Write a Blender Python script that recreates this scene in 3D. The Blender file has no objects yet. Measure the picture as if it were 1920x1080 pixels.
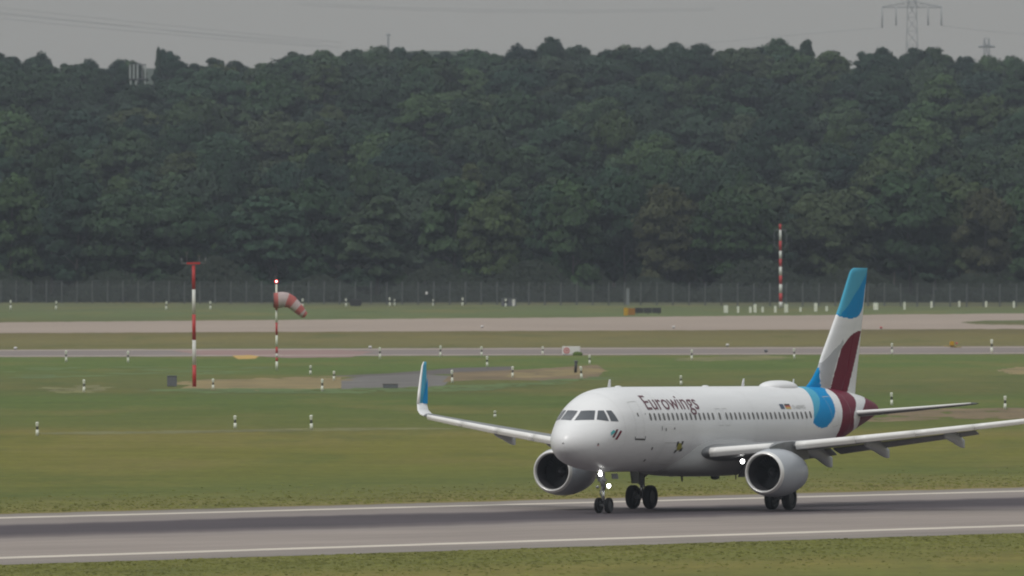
import bpy, bmesh, math, random
import numpy as np
from mathutils import Vector, Matrix
from mathutils.bvhtree import BVHTree

random.seed(7); np.random.seed(7)
S = bpy.context.scene
COL = S.collection
R = math.radians
PI = math.pi

# ------------------------------------------------------------------ camera, sky, sun, exposure
F_PX, CAM_H, ROW_H = 32600.0, 14.7, 400.0        # focal length in photo pixels, lens height, horizon row
PITCH = math.atan((540.0 - ROW_H) / F_PX)
cam_d = bpy.data.cameras.new('camera')
cam_d.sensor_width = 36.0
cam_d.lens = 36.0 * F_PX / 1920.0
cam_d.clip_start = 1.0
cam_d.clip_end = 20000.0
cam_d.dof.use_dof = True
cam_d.dof.focus_distance = 856.0
cam_d.dof.aperture_fstop = 4.5
cam = bpy.data.objects.new('camera', cam_d)
cam.location = (0, 0, CAM_H)
cam.rotation_euler = (PI / 2 - PITCH, 0, 0)
COL.objects.link(cam)
S.camera = cam

SUN_EL, SUN_AZ = R(48), R(215)                    # azimuth from +Y clockwise: behind the camera, to its left
world = bpy.data.worlds.new('World')
S.world = world
world.use_nodes = True
wn = world.node_tree.nodes; wl = world.node_tree.links
wn.clear()
w_out = wn.new('ShaderNodeOutputWorld')
w_bg = wn.new('ShaderNodeBackground'); w_bg.inputs['Strength'].default_value = 1.0
w_nis = wn.new('ShaderNodeTexSky'); w_nis.sky_type = 'NISHITA'; w_nis.sun_disc = False
w_nis.sun_elevation = SUN_EL; w_nis.sun_rotation = SUN_AZ
w_bg2 = wn.new('ShaderNodeBackground'); w_bg2.inputs['Strength'].default_value = 0.05
w_mix = wn.new('ShaderNodeMixShader'); w_mix.inputs[0].default_value = 0.10
w_tc = wn.new('ShaderNodeTexCoord'); w_sep = wn.new('ShaderNodeSeparateXYZ')
w_m = wn.new('ShaderNodeMapRange')                # overcast dome: three times brighter overhead than at the horizon
w_m.inputs['From Min'].default_value = 0.0; w_m.inputs['From Max'].default_value = 1.0
w_m.inputs['To Min'].default_value = 0.305; w_m.inputs['To Max'].default_value = 1.04
w_rgb = wn.new('ShaderNodeMix'); w_rgb.data_type = 'RGBA'; w_rgb.blend_type = 'MULTIPLY'
w_rgb.inputs[0].default_value = 1.0
w_cr = wn.new('ShaderNodeValToRGB')              # warm grey near the horizon, cooler overhead
w_cr.color_ramp.elements[0].position = 0.0; w_cr.color_ramp.elements[0].color = (1.0, 0.985, 0.935, 1)
w_cr.color_ramp.elements[1].position = 0.45; w_cr.color_ramp.elements[1].color = (0.95, 0.985, 1.0, 1)
wl.new(w_cr.outputs[0], w_rgb.inputs[6])
wl.new(w_tc.outputs['Generated'], w_sep.inputs[0]); wl.new(w_sep.outputs['Z'], w_m.inputs['Value'])
wl.new(w_m.outputs[0], w_rgb.inputs[7]); wl.new(w_sep.outputs['Z'], w_cr.inputs[0])
w_noise = wn.new('ShaderNodeTexNoise'); w_noise.inputs['Scale'].default_value = 2.2; w_noise.inputs['Detail'].default_value = 4
w_nr = wn.new('ShaderNodeMapRange'); w_nr.inputs['To Min'].default_value = 0.88; w_nr.inputs['To Max'].default_value = 1.10
w_mul = wn.new('ShaderNodeMix'); w_mul.data_type = 'RGBA'; w_mul.blend_type = 'MULTIPLY'; w_mul.inputs[0].default_value = 1.0
wl.new(w_tc.outputs['Generated'], w_noise.inputs['Vector']); wl.new(w_noise.outputs['Fac'], w_nr.inputs['Value'])
wl.new(w_rgb.outputs[2], w_mul.inputs[6]); wl.new(w_nr.outputs[0], w_mul.inputs[7])
wl.new(w_mul.outputs[2], w_bg.inputs['Color']); wl.new(w_nis.outputs[0], w_bg2.inputs['Color'])
wl.new(w_bg.outputs[0], w_mix.inputs[1]); wl.new(w_bg2.outputs[0], w_mix.inputs[2])
wl.new(w_mix.outputs[0], w_out.inputs['Surface'])

sun_d = bpy.data.lights.new('sun', 'SUN')
sun_d.energy = 1.45; sun_d.angle = R(14); sun_d.color = (1.0, 0.97, 0.92)
sun = bpy.data.objects.new('sun', sun_d)
sdir = Vector((math.sin(SUN_AZ) * math.cos(SUN_EL), math.cos(SUN_AZ) * math.cos(SUN_EL), math.sin(SUN_EL)))
sun.rotation_euler = sdir.to_track_quat('Z', 'Y').to_euler()
sun.location = (0, 0, 200)
COL.objects.link(sun)
S.view_settings.view_transform = 'Standard'
S.view_settings.look = 'None'
S.view_settings.exposure = 0.0
S.view_settings.gamma = 1.0
S.view_settings.use_curve_mapping = False
S.cycles.filter_width = 2.0
S.cycles.volume_bounces = 0
S.cycles.max_bounces = 6

# ------------------------------------------------------------------ helpers
def ground(u, v, z=0.0):
    """point of the level z seen at photo pixel (u, v)"""
    d = Vector(((u - 960) / F_PX, math.cos(PITCH) - (v - 540) / F_PX * -math.sin(PITCH) * -1, -math.sin(PITCH) - (v - 540) / F_PX * math.cos(PITCH)))
    t = (z - CAM_H) / d.z
    return Vector((d.x * t, d.y * t, z))
def at_depth(u, v, Y):
    d = Vector(((u - 960) / F_PX, math.cos(PITCH), -math.sin(PITCH) - (v - 540) / F_PX * math.cos(PITCH)))
    t = Y / d.y
    return Vector((d.x * t, Y, CAM_H + d.z * t))
def lin(c):
    c = c / 255.0
    return c / 12.92 if c <= 0.04045 else ((c + 0.055) / 1.055) ** 2.4
K = 0.97
def alb(r, g, b, k=K):
    return (min(lin(r) / k, .85), min(lin(g) / k, .85), min(lin(b) / k, .85), 1)

def tag(o, label=None, cat=None, group=None, kind=None):
    if label: o['label'] = label
    if cat: o['category'] = cat
    if group: o['group'] = group
    if kind: o['kind'] = kind
    return o
def empty(name, loc=(0, 0, 0), rz=0.0, **k):
    o = bpy.data.objects.new(name, None); o.empty_display_size = 0.5
    COL.objects.link(o); o.location = loc; o.rotation_euler = (0, 0, rz)
    return tag(o, **k)
def mesh_obj(name, me, mat=None, parent=None, smooth=False):
    o = bpy.data.objects.new(name, me); COL.objects.link(o)
    if mat is not None and not me.materials:
        for m in (mat if isinstance(mat, (list, tuple)) else [mat]): me.materials.append(m)
    if parent is not None: o.parent = parent
    if smooth:
        me.polygons.foreach_set('use_smooth', [True] * len(me.polygons))
    return o
def from_bm(name, bm, mat=None, parent=None, smooth=False):
    me = bpy.data.meshes.new(name); bm.normal_update(); bm.to_mesh(me); bm.free()
    return mesh_obj(name, me, mat, parent, smooth)
def pydata(name, v, f, mat=None, parent=None, smooth=False, mi=None):
    me = bpy.data.meshes.new(name); me.from_pydata([tuple(p) for p in v], [], f)
    o = mesh_obj(name, me, mat, parent, smooth)
    if mi is not None: me.polygons.foreach_set('material_index', mi)
    me.update()
    return o
def copy_tree(o, parent=None):
    c = o.copy(); COL.objects.link(c)
    if parent is not None: c.parent = parent
    for ch in list(o.children): copy_tree(ch, c)
    return c
def add_box(bm, c, s, rot=None, mat=0):
    r = bmesh.ops.create_cube(bm, size=1.0)
    M = Matrix.Translation(c) @ (rot.to_4x4() if rot is not None else Matrix()) @ Matrix.Diagonal((s[0], s[1], s[2], 1))
    bmesh.ops.transform(bm, matrix=M, verts=r['verts'])
    for f in {f for v in r['verts'] for f in v.link_faces}: f.material_index = mat
def add_tube(bm, a, b, ra, rb=None, n=10, mat=0, caps=True):
    a = Vector(a); b = Vector(b); rb = ra if rb is None else rb
    d = b - a
    r = bmesh.ops.create_cone(bm, cap_ends=caps, segments=n, radius1=ra, radius2=rb, depth=d.length)
    M = Matrix.Translation((a + b) / 2) @ d.to_track_quat('Z', 'Y').to_matrix().to_4x4()
    bmesh.ops.transform(bm, matrix=M, verts=r['verts'])
    for f in {f for v in r['verts'] for f in v.link_faces}: f.material_index = mat
def add_ball(bm, c, s, n=10, mat=0):
    r = bmesh.ops.create_uvsphere(bm, u_segments=n * 2, v_segments=n, radius=1.0)
    bmesh.ops.transform(bm, matrix=Matrix.Translation(c) @ Matrix.Diagonal((s[0], s[1], s[2], 1)), verts=r['verts'])
    for f in {f for v in r['verts'] for f in v.link_faces}: f.material_index = mat; f.smooth = True
def box(name, c, s, mat, parent=None, rot=None, bev=0.0):
    bm = bmesh.new(); add_box(bm, c, s, rot)
    if bev > 0: bmesh.ops.bevel(bm, geom=bm.edges[:], offset=bev, segments=2, affect='EDGES')
    return from_bm(name, bm, mat, parent)
def tube(name, a, b, ra, mat, parent=None, rb=None, n=12):
    bm = bmesh.new(); add_tube(bm, a, b, ra, rb, n)
    return from_bm(name, bm, mat, parent, True)
def lathe(name, prof, mat, parent, axis='x', n=48, o=(0, 0, 0), mi=None):
    """prof: (along, radius) pairs revolved about a line through o"""
    v, f = [], []
    for (a, r) in prof:
        for k in range(n):
            t = 2 * PI * k / n
            if axis == 'x': v.append((o[0] + a, o[1] + r * math.sin(t), o[2] + r * math.cos(t)))
            elif axis == 'y': v.append((o[0] + r * math.cos(t), o[1] + a, o[2] + r * math.sin(t)))
            else: v.append((o[0] + r * math.cos(t), o[1] + r * math.sin(t), o[2] + a))
    m = len(prof)
    for i in range(m - 1):
        for k in range(n):
            f.append((i * n + k, i * n + (k + 1) % n, (i + 1) * n + (k + 1) % n, (i + 1) * n + k))
    if prof[0][1] > 1e-4 and prof[0] != prof[-1]: pass
    return pydata(name, v, f, mat, parent, True)
def loft(name, rings, mat, parent=None, smooth=True, closed_ends=True):
    n = len(rings[0]); v = [p for r in rings for p in r]; f = []
    for i in range(len(rings) - 1):
        for k in range(n):
            f.append((i * n + k, i * n + (k + 1) % n, (i + 1) * n + (k + 1) % n, (i + 1) * n + k))
    if closed_ends:
        f.append(tuple(range(n))[::-1]); f.append(tuple((len(rings) - 1) * n + k for k in range(n)))
    o = pydata(name, v, f, mat, parent, smooth)
    return o

# ------------------------------------------------------------------ materials
def nt(name):
    m = bpy.data.materials.new(name); m.use_nodes = True
    return m, m.node_tree.nodes, m.node_tree.links, m.node_tree.nodes['Principled BSDF']
def mat(name, col, rough=0.5, metal=0.0, var=0.08, scale=3.0, coat=0.0, bump=0.0, emit=None, stretch=(1, 1, 1)):
    m, n, l, p = nt(name)
    p.inputs['Roughness'].default_value = rough; p.inputs['Metallic'].default_value = metal
    p.inputs['Coat Weight'].default_value = coat; p.inputs['Coat Roughness'].default_value = 0.15
    if emit:
        p.inputs['Emission Color'].default_value = (*emit[:3], 1); p.inputs['Emission Strength'].default_value = emit[3]
    tc = n.new('ShaderNodeTexCoord'); mp = n.new('ShaderNodeMapping'); mp.inputs['Scale'].default_value = stretch
    no = n.new('ShaderNodeTexNoise'); no.inputs['Scale'].default_value = scale; no.inputs['Detail'].default_value = 6
    l.new(tc.outputs['Object'], mp.inputs[0]); l.new(mp.outputs[0], no.inputs['Vector'])
    mr = n.new('ShaderNodeMapRange'); mr.inputs['From Min'].default_value = 0.3; mr.inputs['From Max'].default_value = 0.7
    mr.inputs['To Min'].default_value = 1 - var; mr.inputs['To Max'].default_value = 1 + var * .6
    mx = n.new('ShaderNodeMix'); mx.data_type = 'RGBA'; mx.blend_type = 'MULTIPLY'; mx.inputs[0].default_value = 1
    mx.inputs[6].default_value = (*col[:3], 1)
    l.new(no.outputs['Fac'], mr.inputs['Value']); l.new(mr.outputs[0], mx.inputs[7]); l.new(mx.outputs[2], p.inputs['Base Color'])
    if bump > 0:
        b = n.new('ShaderNodeBump'); b.inputs['Strength'].default_value = bump; b.inputs['Distance'].default_value = 0.02
        l.new(no.outputs['Fac'], b.inputs['Height']); l.new(b.outputs[0], p.inputs['Normal'])
    return m
M = {}
AS = (0.25, 1, 3)
M['white'] = mat('aircraft_white_paint', (.75, .75, .755), .36, var=.05, scale=.8, coat=.08, stretch=AS)
M['fairing'] = mat('fairing_grey_paint', (.44, .44, .435), .42, var=.08, scale=1.0, coat=.05, stretch=AS)
M['wing'] = mat('wing_grey_paint', (.165, .17, .175), .4, var=.08, scale=1.5)
M['slat'] = mat('slat_light_paint', (.78, .77, .75), .4, var=.03, scale=1.5)
M['nac'] = mat('nacelle_grey_paint', (.37, .39, .42), .4, var=.06, scale=1.2, coat=.2)
M['lip'] = mat('polished_intake_metal', (.74, .73, .71), .33, metal=.45, var=.03)
M['blue'] = mat('livery_blue', (.0, .235, .52), .6, var=.04, coat=.0)
M['lblue'] = mat('livery_light_blue', (.075, .36, .52), .6, var=.04, coat=.0)
M['burg'] = mat('livery_burgundy', (.15, .006, .028), .5, var=.05, coat=.04)
for _k in ('blue', 'lblue', 'burg'): M[_k].node_tree.nodes['Principled BSDF'].inputs['Specular IOR Level'].default_value = .1
M['grey'] = mat('livery_grey', (.44, .45, .47), .4, var=.04, coat=.05)
M['titles'] = mat('titles_dark_red', (.10, .018, .032), .4, var=.03)
M['teal'] = mat('logo_teal', (.05, .36, .38), .4, var=.03)
M['glass'] = mat('cockpit_glass', (.045, .052, .062), .12, var=.1, coat=.6)
M['window'] = mat('cabin_window_glass', (.10, .098, .092), .22, var=.2)
M['panel'] = mat('panel_gap_grey', (.52, .52, .51), .5, var=.05)
M['dark'] = mat('dark_metal', (.03, .03, .032), .5, var=.2)
M['duct'] = mat('intake_duct', (.045, .043, .048), .5, var=.15)
M['fan'] = mat('fan_blade_metal', (.06, .06, .065), .4, metal=.4, var=.1)
M['rubber'] = mat('tyre_rubber', (.014, .014, .015), .85, var=.2)
M['rim'] = mat('wheel_rim_metal', (.07, .07, .072), .5, metal=.3, var=.1)
M['strut'] = mat('gear_strut_paint', (.34, .34, .35), .4, var=.1)
M['chrome'] = mat('oleo_chrome', (.7, .7, .7), .15, metal=.9, var=.02)
M['lampglow'] = mat('lit_landing_lamp', (1, 1, 1), .3, emit=(1, 1, .96, 14))
M['yellow'] = mat('sign_yellow', alb(178, 138, 20)[:3], .5, var=.1)
M['decal_y'] = mat('decal_yellow', (.30, .27, .01), .5, var=.1)
M['black'] = mat('flat_black', (.02, .02, .022), .6, var=.1)
M['flag_b'] = mat('flag_blue', (.04, .07, .13), .5, var=.05)
M['flag_r'] = mat('flag_red', (.45, .10, .05), .5, var=.05)
M['flag_y'] = mat('flag_gold', (.55, .38, .10), .5, var=.05)
M['red'] = mat('mast_red_paint', (.42, .024, .022), .5, var=.12)
M['mwhite'] = mat('mast_white_paint', (.60, .60, .56), .5, var=.08)
M['postwhite'] = mat('marker_white_plastic', (.66, .68, .58), .5, var=.08)
M['postblack'] = mat('marker_black_band', (.05, .05, .04), .6, var=.1)
M['sockred'] = mat('windsock_red_cloth', (.40, .105, .095), .9, var=.1)
M['sockwhite'] = mat('windsock_white_cloth', (.42, .34, .335), .9, var=.1)
M['redlamp'] = mat('lit_red_lamp', (1, .1, .1), .4, emit=(1, .06, .05, 5))
M['steel'] = mat('galvanised_steel', (.12, .13, .13), .5, metal=.2, var=.1)
M['concretepost'] = mat('concrete_post', (.10, .11, .11), .9, var=.15)
M['pylon'] = mat('pylon_steel', (.30, .31, .31), .6, var=.1)
M['cabinet'] = mat('grey_cabinet', alb(92, 94, 98)[:3], .6, var=.1)
M['cream'] = mat('antenna_cream', (.30, .33, .31), .5, var=.05)
M['signwhite'] = mat('sign_white', (.66, .64, .64), .5, var=.05)
M['pinkred'] = mat('sign_faded_red', (.48, .10, .10), .5, var=.1)
M['concrete'] = mat('old_concrete', alb(100, 96, 92)[:3], .95, var=.22, scale=.25, stretch=(1, .3, 1))
M['line'] = mat('white_line_paint', alb(196, 186, 172)[:3], .8, var=.22, scale=.6, stretch=(.2, 1, 1))
M['oldline'] = mat('worn_line_paint', alb(158, 144, 132)[:3], .8, var=.25, scale=.4)

# ------------------------------------------------------------------ ground: one sheet, coloured by the zones of the airfield
def ground_material():
    m, n, l, p = nt('airfield_grass')
    p.inputs['Roughness'].default_value = 1.0; p.inputs['Specular IOR Level'].default_value = 0.1
    geo = n.new('ShaderNodeNewGeometry'); sep = n.new('ShaderNodeSeparateXYZ'); l.new(geo.outputs['Position'], sep.inputs[0])
    def math_(op, a, b=None):
        x = n.new('ShaderNodeMath'); x.operation = op
        for i, q in enumerate((a, b)):
            if q is None: continue
            if isinstance(q, (int, float)): x.inputs[i].default_value = q
            else: l.new(q, x.inputs[i])
        return x.outputs[0]
    def noise(sx, sy, scale, detail=5, rough=.55):
        mp = n.new('ShaderNodeMapping'); mp.inputs['Scale'].default_value = (sx, sy, 1)
        no = n.new('ShaderNodeTexNoise'); no.inputs['Scale'].default_value = scale; no.inputs['Detail'].default_value = detail
        no.inputs['Roughness'].default_value = rough
        l.new(geo.outputs['Position'], mp.inputs[0]); l.new(mp.outputs[0], no.inputs['Vector'])
        return no.outputs['Fac']
    # the strips of differently mown and dried grass run across the field; log-distance parameter
    t = math_('DIVIDE', F_PX * CAM_H, sep.outputs['Y'])
    wob = math_('MULTIPLY', math_('SUBTRACT', noise(.02, .0035, 1.0, 4), .5), 26.0)
    # strips lie along the runway, so shift the parameter with x as well
    sl = math_('MULTIPLY', sep.outputs['X'], -0.30)
    t2 = math_('ADD', t, wob)
    near = n.new('ShaderNodeMapRange'); near.inputs['From Min'].default_value = 420; near.inputs['From Max'].default_value = 500
    l.new(t, near.inputs['Value'])
    # near the runway follow its slant (about -0.03 rows per photo pixel)
    slant = math_('MULTIPLY', math_('MULTIPLY', math_('DIVIDE', sep.outputs['X'], sep.outputs['Y']), F_PX * .028), near.outputs[0])
    t3 = math_('ADD', t2, slant)
    rows = [(300, (50, 54, 46)), (565, (74, 76, 60)), (572, (84, 88, 64)), (588, (86, 97, 64)), (600, (82, 90, 58)), (616, (88, 82, 58)),
            (625, (98, 92, 60)), (640, (102, 98, 64)), (650, (98, 94, 62)), (668, (84, 98, 52)), (690, (80, 96, 50)), (712, (88, 93, 54)),
            (732, (82, 88, 50)), (748, (78, 93, 47)), (775, (82, 92, 47)), (800, (87, 93, 48)), (812, (106, 101, 56)), (820, (100, 99, 48)),
            (850, (98, 98, 46)), (880, (92, 96, 46)), (900, (84, 92, 47)), (925, (98, 99, 56)), (940, (112, 104, 66)), (950, (106, 98, 62)),
            (1020, (98, 98, 52)), (1050, (94, 97, 50)), (1072, (108, 103, 56)), (1095, (92, 98, 48)), (1200, (96, 98, 50))]
    mr = n.new('ShaderNodeMapRange'); mr.inputs['From Min'].default_value = -100; mr.inputs['From Max'].default_value = 800
    l.new(t3, mr.inputs['Value'])
    cr = n.new('ShaderNodeValToRGB'); e = cr.color_ramp.elements
    while len(e) > 1: e.remove(e[-1])
    for i, (r, c) in enumerate(rows):
        pos = (r - 400 + 100) / 900
        el = e[0] if i == 0 else e.new(pos)
        el.position = pos; el.color = alb(c[0] * 1.06, c[1] * 1.045, c[2] * 1.0)
    l.new(mr.outputs[0], cr.inputs[0])
    # dry straw patches and dark damp ones
    dry = n.new('ShaderNodeMapRange'); dry.inputs['From Min'].default_value = .50; dry.inputs['From Max'].default_value = .68
    dry.inputs['To Max'].default_value = .55
    l.new(noise(.06, .012, 1.0, 8, .62), dry.inputs['Value'])
    m1 = n.new('ShaderNodeMix'); m1.data_type = 'RGBA'; m1.inputs[7].default_value = alb(116, 106, 62)
    l.new(dry.outputs[0], m1.inputs[0]); l.new(cr.outputs[0], m1.inputs[6])
    dk = n.new('ShaderNodeMapRange'); dk.inputs['From Min'].default_value = .54; dk.inputs['From Max'].default_value = .72; dk.inputs['To Max'].default_value = .5
    l.new(noise(.08, .009, 1.3, 7, .6), dk.inputs['Value'])
    m2 = n.new('ShaderNodeMix'); m2.data_type = 'RGBA'; m2.inputs[7].default_value = alb(66, 84, 40)
    l.new(dk.outputs[0], m2.inputs[0]); l.new(m1.outputs[2], m2.inputs[6])
    fine = n.new('ShaderNodeMapRange'); fine.inputs['From Min'].default_value = .25; fine.inputs['From Max'].default_value = .75
    fine.inputs['To Min'].default_value = .80; fine.inputs['To Max'].default_value = 1.20
    l.new(noise(1.1, .22, 1.0, 6, .7), fine.inputs['Value'])
    m3 = n.new('ShaderNodeMix'); m3.data_type = 'RGBA'; m3.blend_type = 'MULTIPLY'; m3.inputs[0].default_value = 1
    l.new(m2.outputs[2], m3.inputs[6]); l.new(fine.outputs[0], m3.inputs[7])
    strk = n.new('ShaderNodeMapRange'); strk.inputs['From Min'].default_value = .3; strk.inputs['From Max'].default_value = .7
    strk.inputs['To Min'].default_value = .84; strk.inputs['To Max'].default_value = 1.15
    l.new(noise(.10, .09, 1.0, 9, .72), strk.inputs['Value'])
    m4 = n.new('ShaderNodeMix'); m4.data_type = 'RGBA'; m4.blend_type = 'MULTIPLY'; m4.inputs[0].default_value = 1
    l.new(m3.outputs[2], m4.inputs[6]); l.new(strk.outputs[0], m4.inputs[7])
    l.new(m4.outputs[2], p.inputs['Base Color'])
    return m
GM = ground_material()

HAZE_X, HAZE_Y0, HAZE_Y1 = 800.0, -60.0, 6900.0
def smooth(a, b, t):
    t = max(0.0, min(1.0, (t - a) / (b - a))); return t * t * (3 - 2 * t)
def terrain(x, y):
    r = max(0.0, min(1.0, (y - 2960) / (4260 - 2960)))
    r = r ** 1.05
    z = 41.0 * r
    if y > 4260: z = 41.0 - 20.0 * smooth(4260, 5200, y)
    z += 1.6 * math.sin(x * .031 + 1.0) * smooth(3100, 4200, y) + 1.1 * math.sin(x * .067 + y * .004) * smooth(3000, 3600, y)
    return z
xs = [-780, -500, -300] + list(np.linspace(-200, 200, 41)) + [300, 500, 780]
ys = [-50, 200, 500] + list(np.linspace(600, 2900, 47)) + list(np.linspace(2950, 4400, 59)) + list(np.linspace(4500, 6880, 20))
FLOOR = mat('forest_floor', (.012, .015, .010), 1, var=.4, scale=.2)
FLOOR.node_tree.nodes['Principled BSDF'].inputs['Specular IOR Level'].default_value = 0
nx = len(xs)
def sheet(name, ys, m_):
    v = [(x, y, terrain(x, y) if y > 2950 else 0.0) for y in ys for x in xs]
    f = [(j * nx + i, j * nx + i + 1, (j + 1) * nx + i + 1, (j + 1) * nx + i) for j in range(len(ys) - 1) for i in range(nx - 1)]
    return tag(pydata(name, v, f, m_, smooth=True), kind='structure')
sheet('ground', [y for y in ys if y < 2850] + [2872], GM)
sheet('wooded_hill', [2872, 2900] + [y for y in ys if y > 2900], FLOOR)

def strip(name, far, near, z, material, u0=-500, u1=2420, n=60, wig=0.0, parent=None):
    """band on the ground between two photo rows given as (row at u=0, row at u=1920)"""
    z *= .25
    v, f, uv = [], [], []
    for i in range(n + 1):
        u = u0 + (u1 - u0) * i / n
        vf = far[0] + (far[1] - far[0]) * u / 1920; vn = near[0] + (near[1] - near[0]) * u / 1920
        if wig: vf += random.uniform(-wig, wig); vn += random.uniform(-wig, wig)
        v += [ground(u, vf, z), ground(u, vn, z)]
    for i in range(n): f.append((2 * i, 2 * i + 1, 2 * i + 3, 2 * i + 2))
    o = pydata(name, v, f, material, parent)
    lay = o.data.uv_layers.new(name='UVMap')
    L0 = 0.0; Ls = [0.0]
    for i in range(n): L0 += (Vector(v[2 * i + 2]) - Vector(v[2 * i])).length; Ls.append(L0)
    for poly in o.data.polygons:
        for li, vi in zip(poly.loop_indices, poly.vertices):
            lay.data[li].uv = (Ls[vi // 2], vi % 2)
    return o
def runway_material():
    m, n, l, p = nt('runway_asphalt')
    p.inputs['Roughness'].default_value = .9; p.inputs['Specular IOR Level'].default_value = 0.25
    uv = n.new('ShaderNodeUVMap'); uv.uv_map = 'UVMap'; sep = n.new('ShaderNodeSeparateXYZ'); l.new(uv.outputs[0], sep.inputs[0])
    geo = n.new('ShaderNodeNewGeometry')
    def noise(scale, st, detail=6, src=geo.outputs['Position']):
        mp = n.new('ShaderNodeMapping'); mp.inputs['Scale'].default_value = st
        no = n.new('ShaderNodeTexNoise'); no.inputs['Scale'].default_value = scale; no.inputs['Detail'].default_value = detail
        l.new(src, mp.inputs[0]); l.new(mp.outputs[0], no.inputs['Vector']); return no.outputs['Fac']
    def mth(op, a, b):
        x = n.new('ShaderNodeMath'); x.operation = op
        for i, q in enumerate((a, b)):
            if isinstance(q, (int, float)): x.inputs[i].default_value = q
            else: l.new(q, x.inputs[i])
        return x.outputs[0]
    w = mth('MULTIPLY', mth('SUBTRACT', noise(1.0, (.02, 3.0, 1), 4, uv.outputs[0]), .5), .10)
    vv = mth('ADD', sep.outputs['Y'], w)
    cr = n.new('ShaderNodeValToRGB'); e = cr.color_ramp.elements
    base = alb(139, 129, 122); rub = alb(74, 67, 70)
    stops = [(0.0, alb(122, 115, 108)), (.06, alb(134, 126, 119)), (.215, alb(127, 118, 114)), (.265, rub), (.30, alb(70, 63, 67)), (.42, alb(72, 65, 69)), (.475, alb(96, 88, 88)),
             (.53, alb(132, 123, 118)), (.60, base), (.85, base), (1.0, alb(126, 119, 112))]
    while len(e) > 1: e.remove(e[-1])
    for i, (ps, c) in enumerate(stops):
        el = e[0] if i == 0 else e.new(ps); el.position = ps; el.color = c
    l.new(vv, cr.inputs[0])
    mr = n.new('ShaderNodeMapRange'); mr.inputs['From Min'].default_value = .3; mr.inputs['From Max'].default_value = .7
    mr.inputs['To Min'].default_value = .88; mr.inputs['To Max'].default_value = 1.10
    l.new(noise(.5, (.12, .12, 1), 8), mr.inputs['Value'])
    mx = n.new('ShaderNodeMix'); mx.data_type = 'RGBA'; mx.blend_type = 'MULTIPLY'; mx.inputs[0].default_value = 1
    sm = n.new('ShaderNodeMapRange'); sm.inputs['From Min'].default_value = .3; sm.inputs['From Max'].default_value = .7
    sm.inputs['To Min'].default_value = .90; sm.inputs['To Max'].default_value = 1.08
    l.new(noise(1.0, (.012, 26.0, 1), 5, uv.outputs[0]), sm.inputs['Value'])     # tyre streaks along the runway
    lane = mth('FRACT', mth('MULTIPLY', sep.outputs['Y'], 7.0), 0.0); seam = mth('LESS_THAN', lane, .022)
    seamf = mth('SUBTRACT', 1.0, mth('MULTIPLY', seam, .13)); tot = mth('MULTIPLY', mr.outputs[0], mth('MULTIPLY', sm.outputs[0], seamf))
    l.new(cr.outputs[0], mx.inputs[6]); l.new(tot, mx.inputs[7]); l.new(mx.outputs[2], p.inputs['Base Color'])
    return m
rw = strip('runway', (964, 914), (1059, 999), .020, runway_material(), n=120, wig=.5)
tag(rw, kind='structure')
strip('edge_line', (969.8, 919.6), (972.2, 921.6), .032, M['line'], parent=rw)
strip('edge_line', (1044.2, 983.6), (1047.8, 986.6), .032, M['line'], parent=rw)

tan = mat('taxiway_concrete', alb(146, 131, 118)[:3], .95, var=.10, scale=.08, stretch=(.4, .15, 1))
greyt = mat('taxiway_asphalt', alb(120, 110, 105)[:3], .95, var=.12, scale=.1, stretch=(.4, .15, 1))
tag(strip('far_taxiway', (604.5, 587.5), (624.5, 616.5), .03, tan, n=200, wig=.35), kind='structure')
mt = strip('middle_taxiway', (655.5, 649), (669.5, 663.5), .03, greyt, n=160, wig=.25); tag(mt, kind='structure')
strip('edge_line', (656.2, 650.0), (657.8, 651.4), .05, M['oldline'], parent=mt)
strip('edge_line', (667.2, 661.4), (668.6, 662.6), .05, M['oldline'], parent=mt)

def patch(name, pts, z, material, parent=None, jit=.4, sub=10, **k):
    """a closed outline of photo pixels laid on the ground"""
    z *= .2
    out = []
    m = len(pts)
    for i in range(m):
        a, b = pts[i], pts[(i + 1) % m]
        for s in range(sub):
            t = s / sub
            out.append(ground(a[0] + (b[0] - a[0]) * t + random.uniform(-jit * 4, jit * 4), a[1] + (b[1] - a[1]) * t + random.uniform(-jit, jit), z))
    bm = bmesh.new(); vs = [bm.verts.new(p) for p in out]; bm.faces.new(vs)
    bmesh.ops.triangulate(bm, faces=bm.faces[:])
    bm.normal_update()
    for fc in bm.faces:
        if fc.normal.z < 0: fc.normal_flip()
    o = from_bm(name, bm, material, parent); tag(o, **k); return o
def blotches(name, pts, z, material, n=70, size=(9, 1.0), **k):
    '''uneven streaks laid inside a closed outline, one thin sheet above another'''
    z *= .2
    us = [p[0] for p in pts]; vs_ = [p[1] for p in pts]; v, f = [], []; i = 0; tries = 0
    while i < n and tries < n * 60:
        tries += 1
        u, vv = random.uniform(min(us), max(us)), random.uniform(min(vs_), max(vs_))
        if not inpoly(u, vv, pts): continue
        ru = size[0] * random.uniform(.4, 1.8); rv = size[1] * random.uniform(.35, 1.2); b = len(v); m_ = 18; ph = random.uniform(0, 6)
        for q in range(m_):
            a = -2 * PI * q / m_; w = 1 + .25 * math.sin(3 * a + ph) + random.uniform(-.15, .15)
            v.append(ground(u + ru * w * math.cos(a), vv + rv * w * math.sin(a), z + .00004 * i))
        f.append(tuple(range(b, b + m_))); i += 1
    return tag(pydata(name, v, f, material), **k)
def inpoly(x, y, poly):
    c = False; j = len(poly) - 1
    for i in range(len(poly)):
        xi, yi = poly[i]; xj, yj = poly[j]
        if (yi > y) != (yj > y) and x < (xj - xi) * (y - yi) / (yj - yi) + xi: c = not c
        j = i
    return c
drym = mat('dry_grass', alb(128, 112, 72)[:3], 1, var=.30, scale=.2, stretch=(1, .25, 1))
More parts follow.
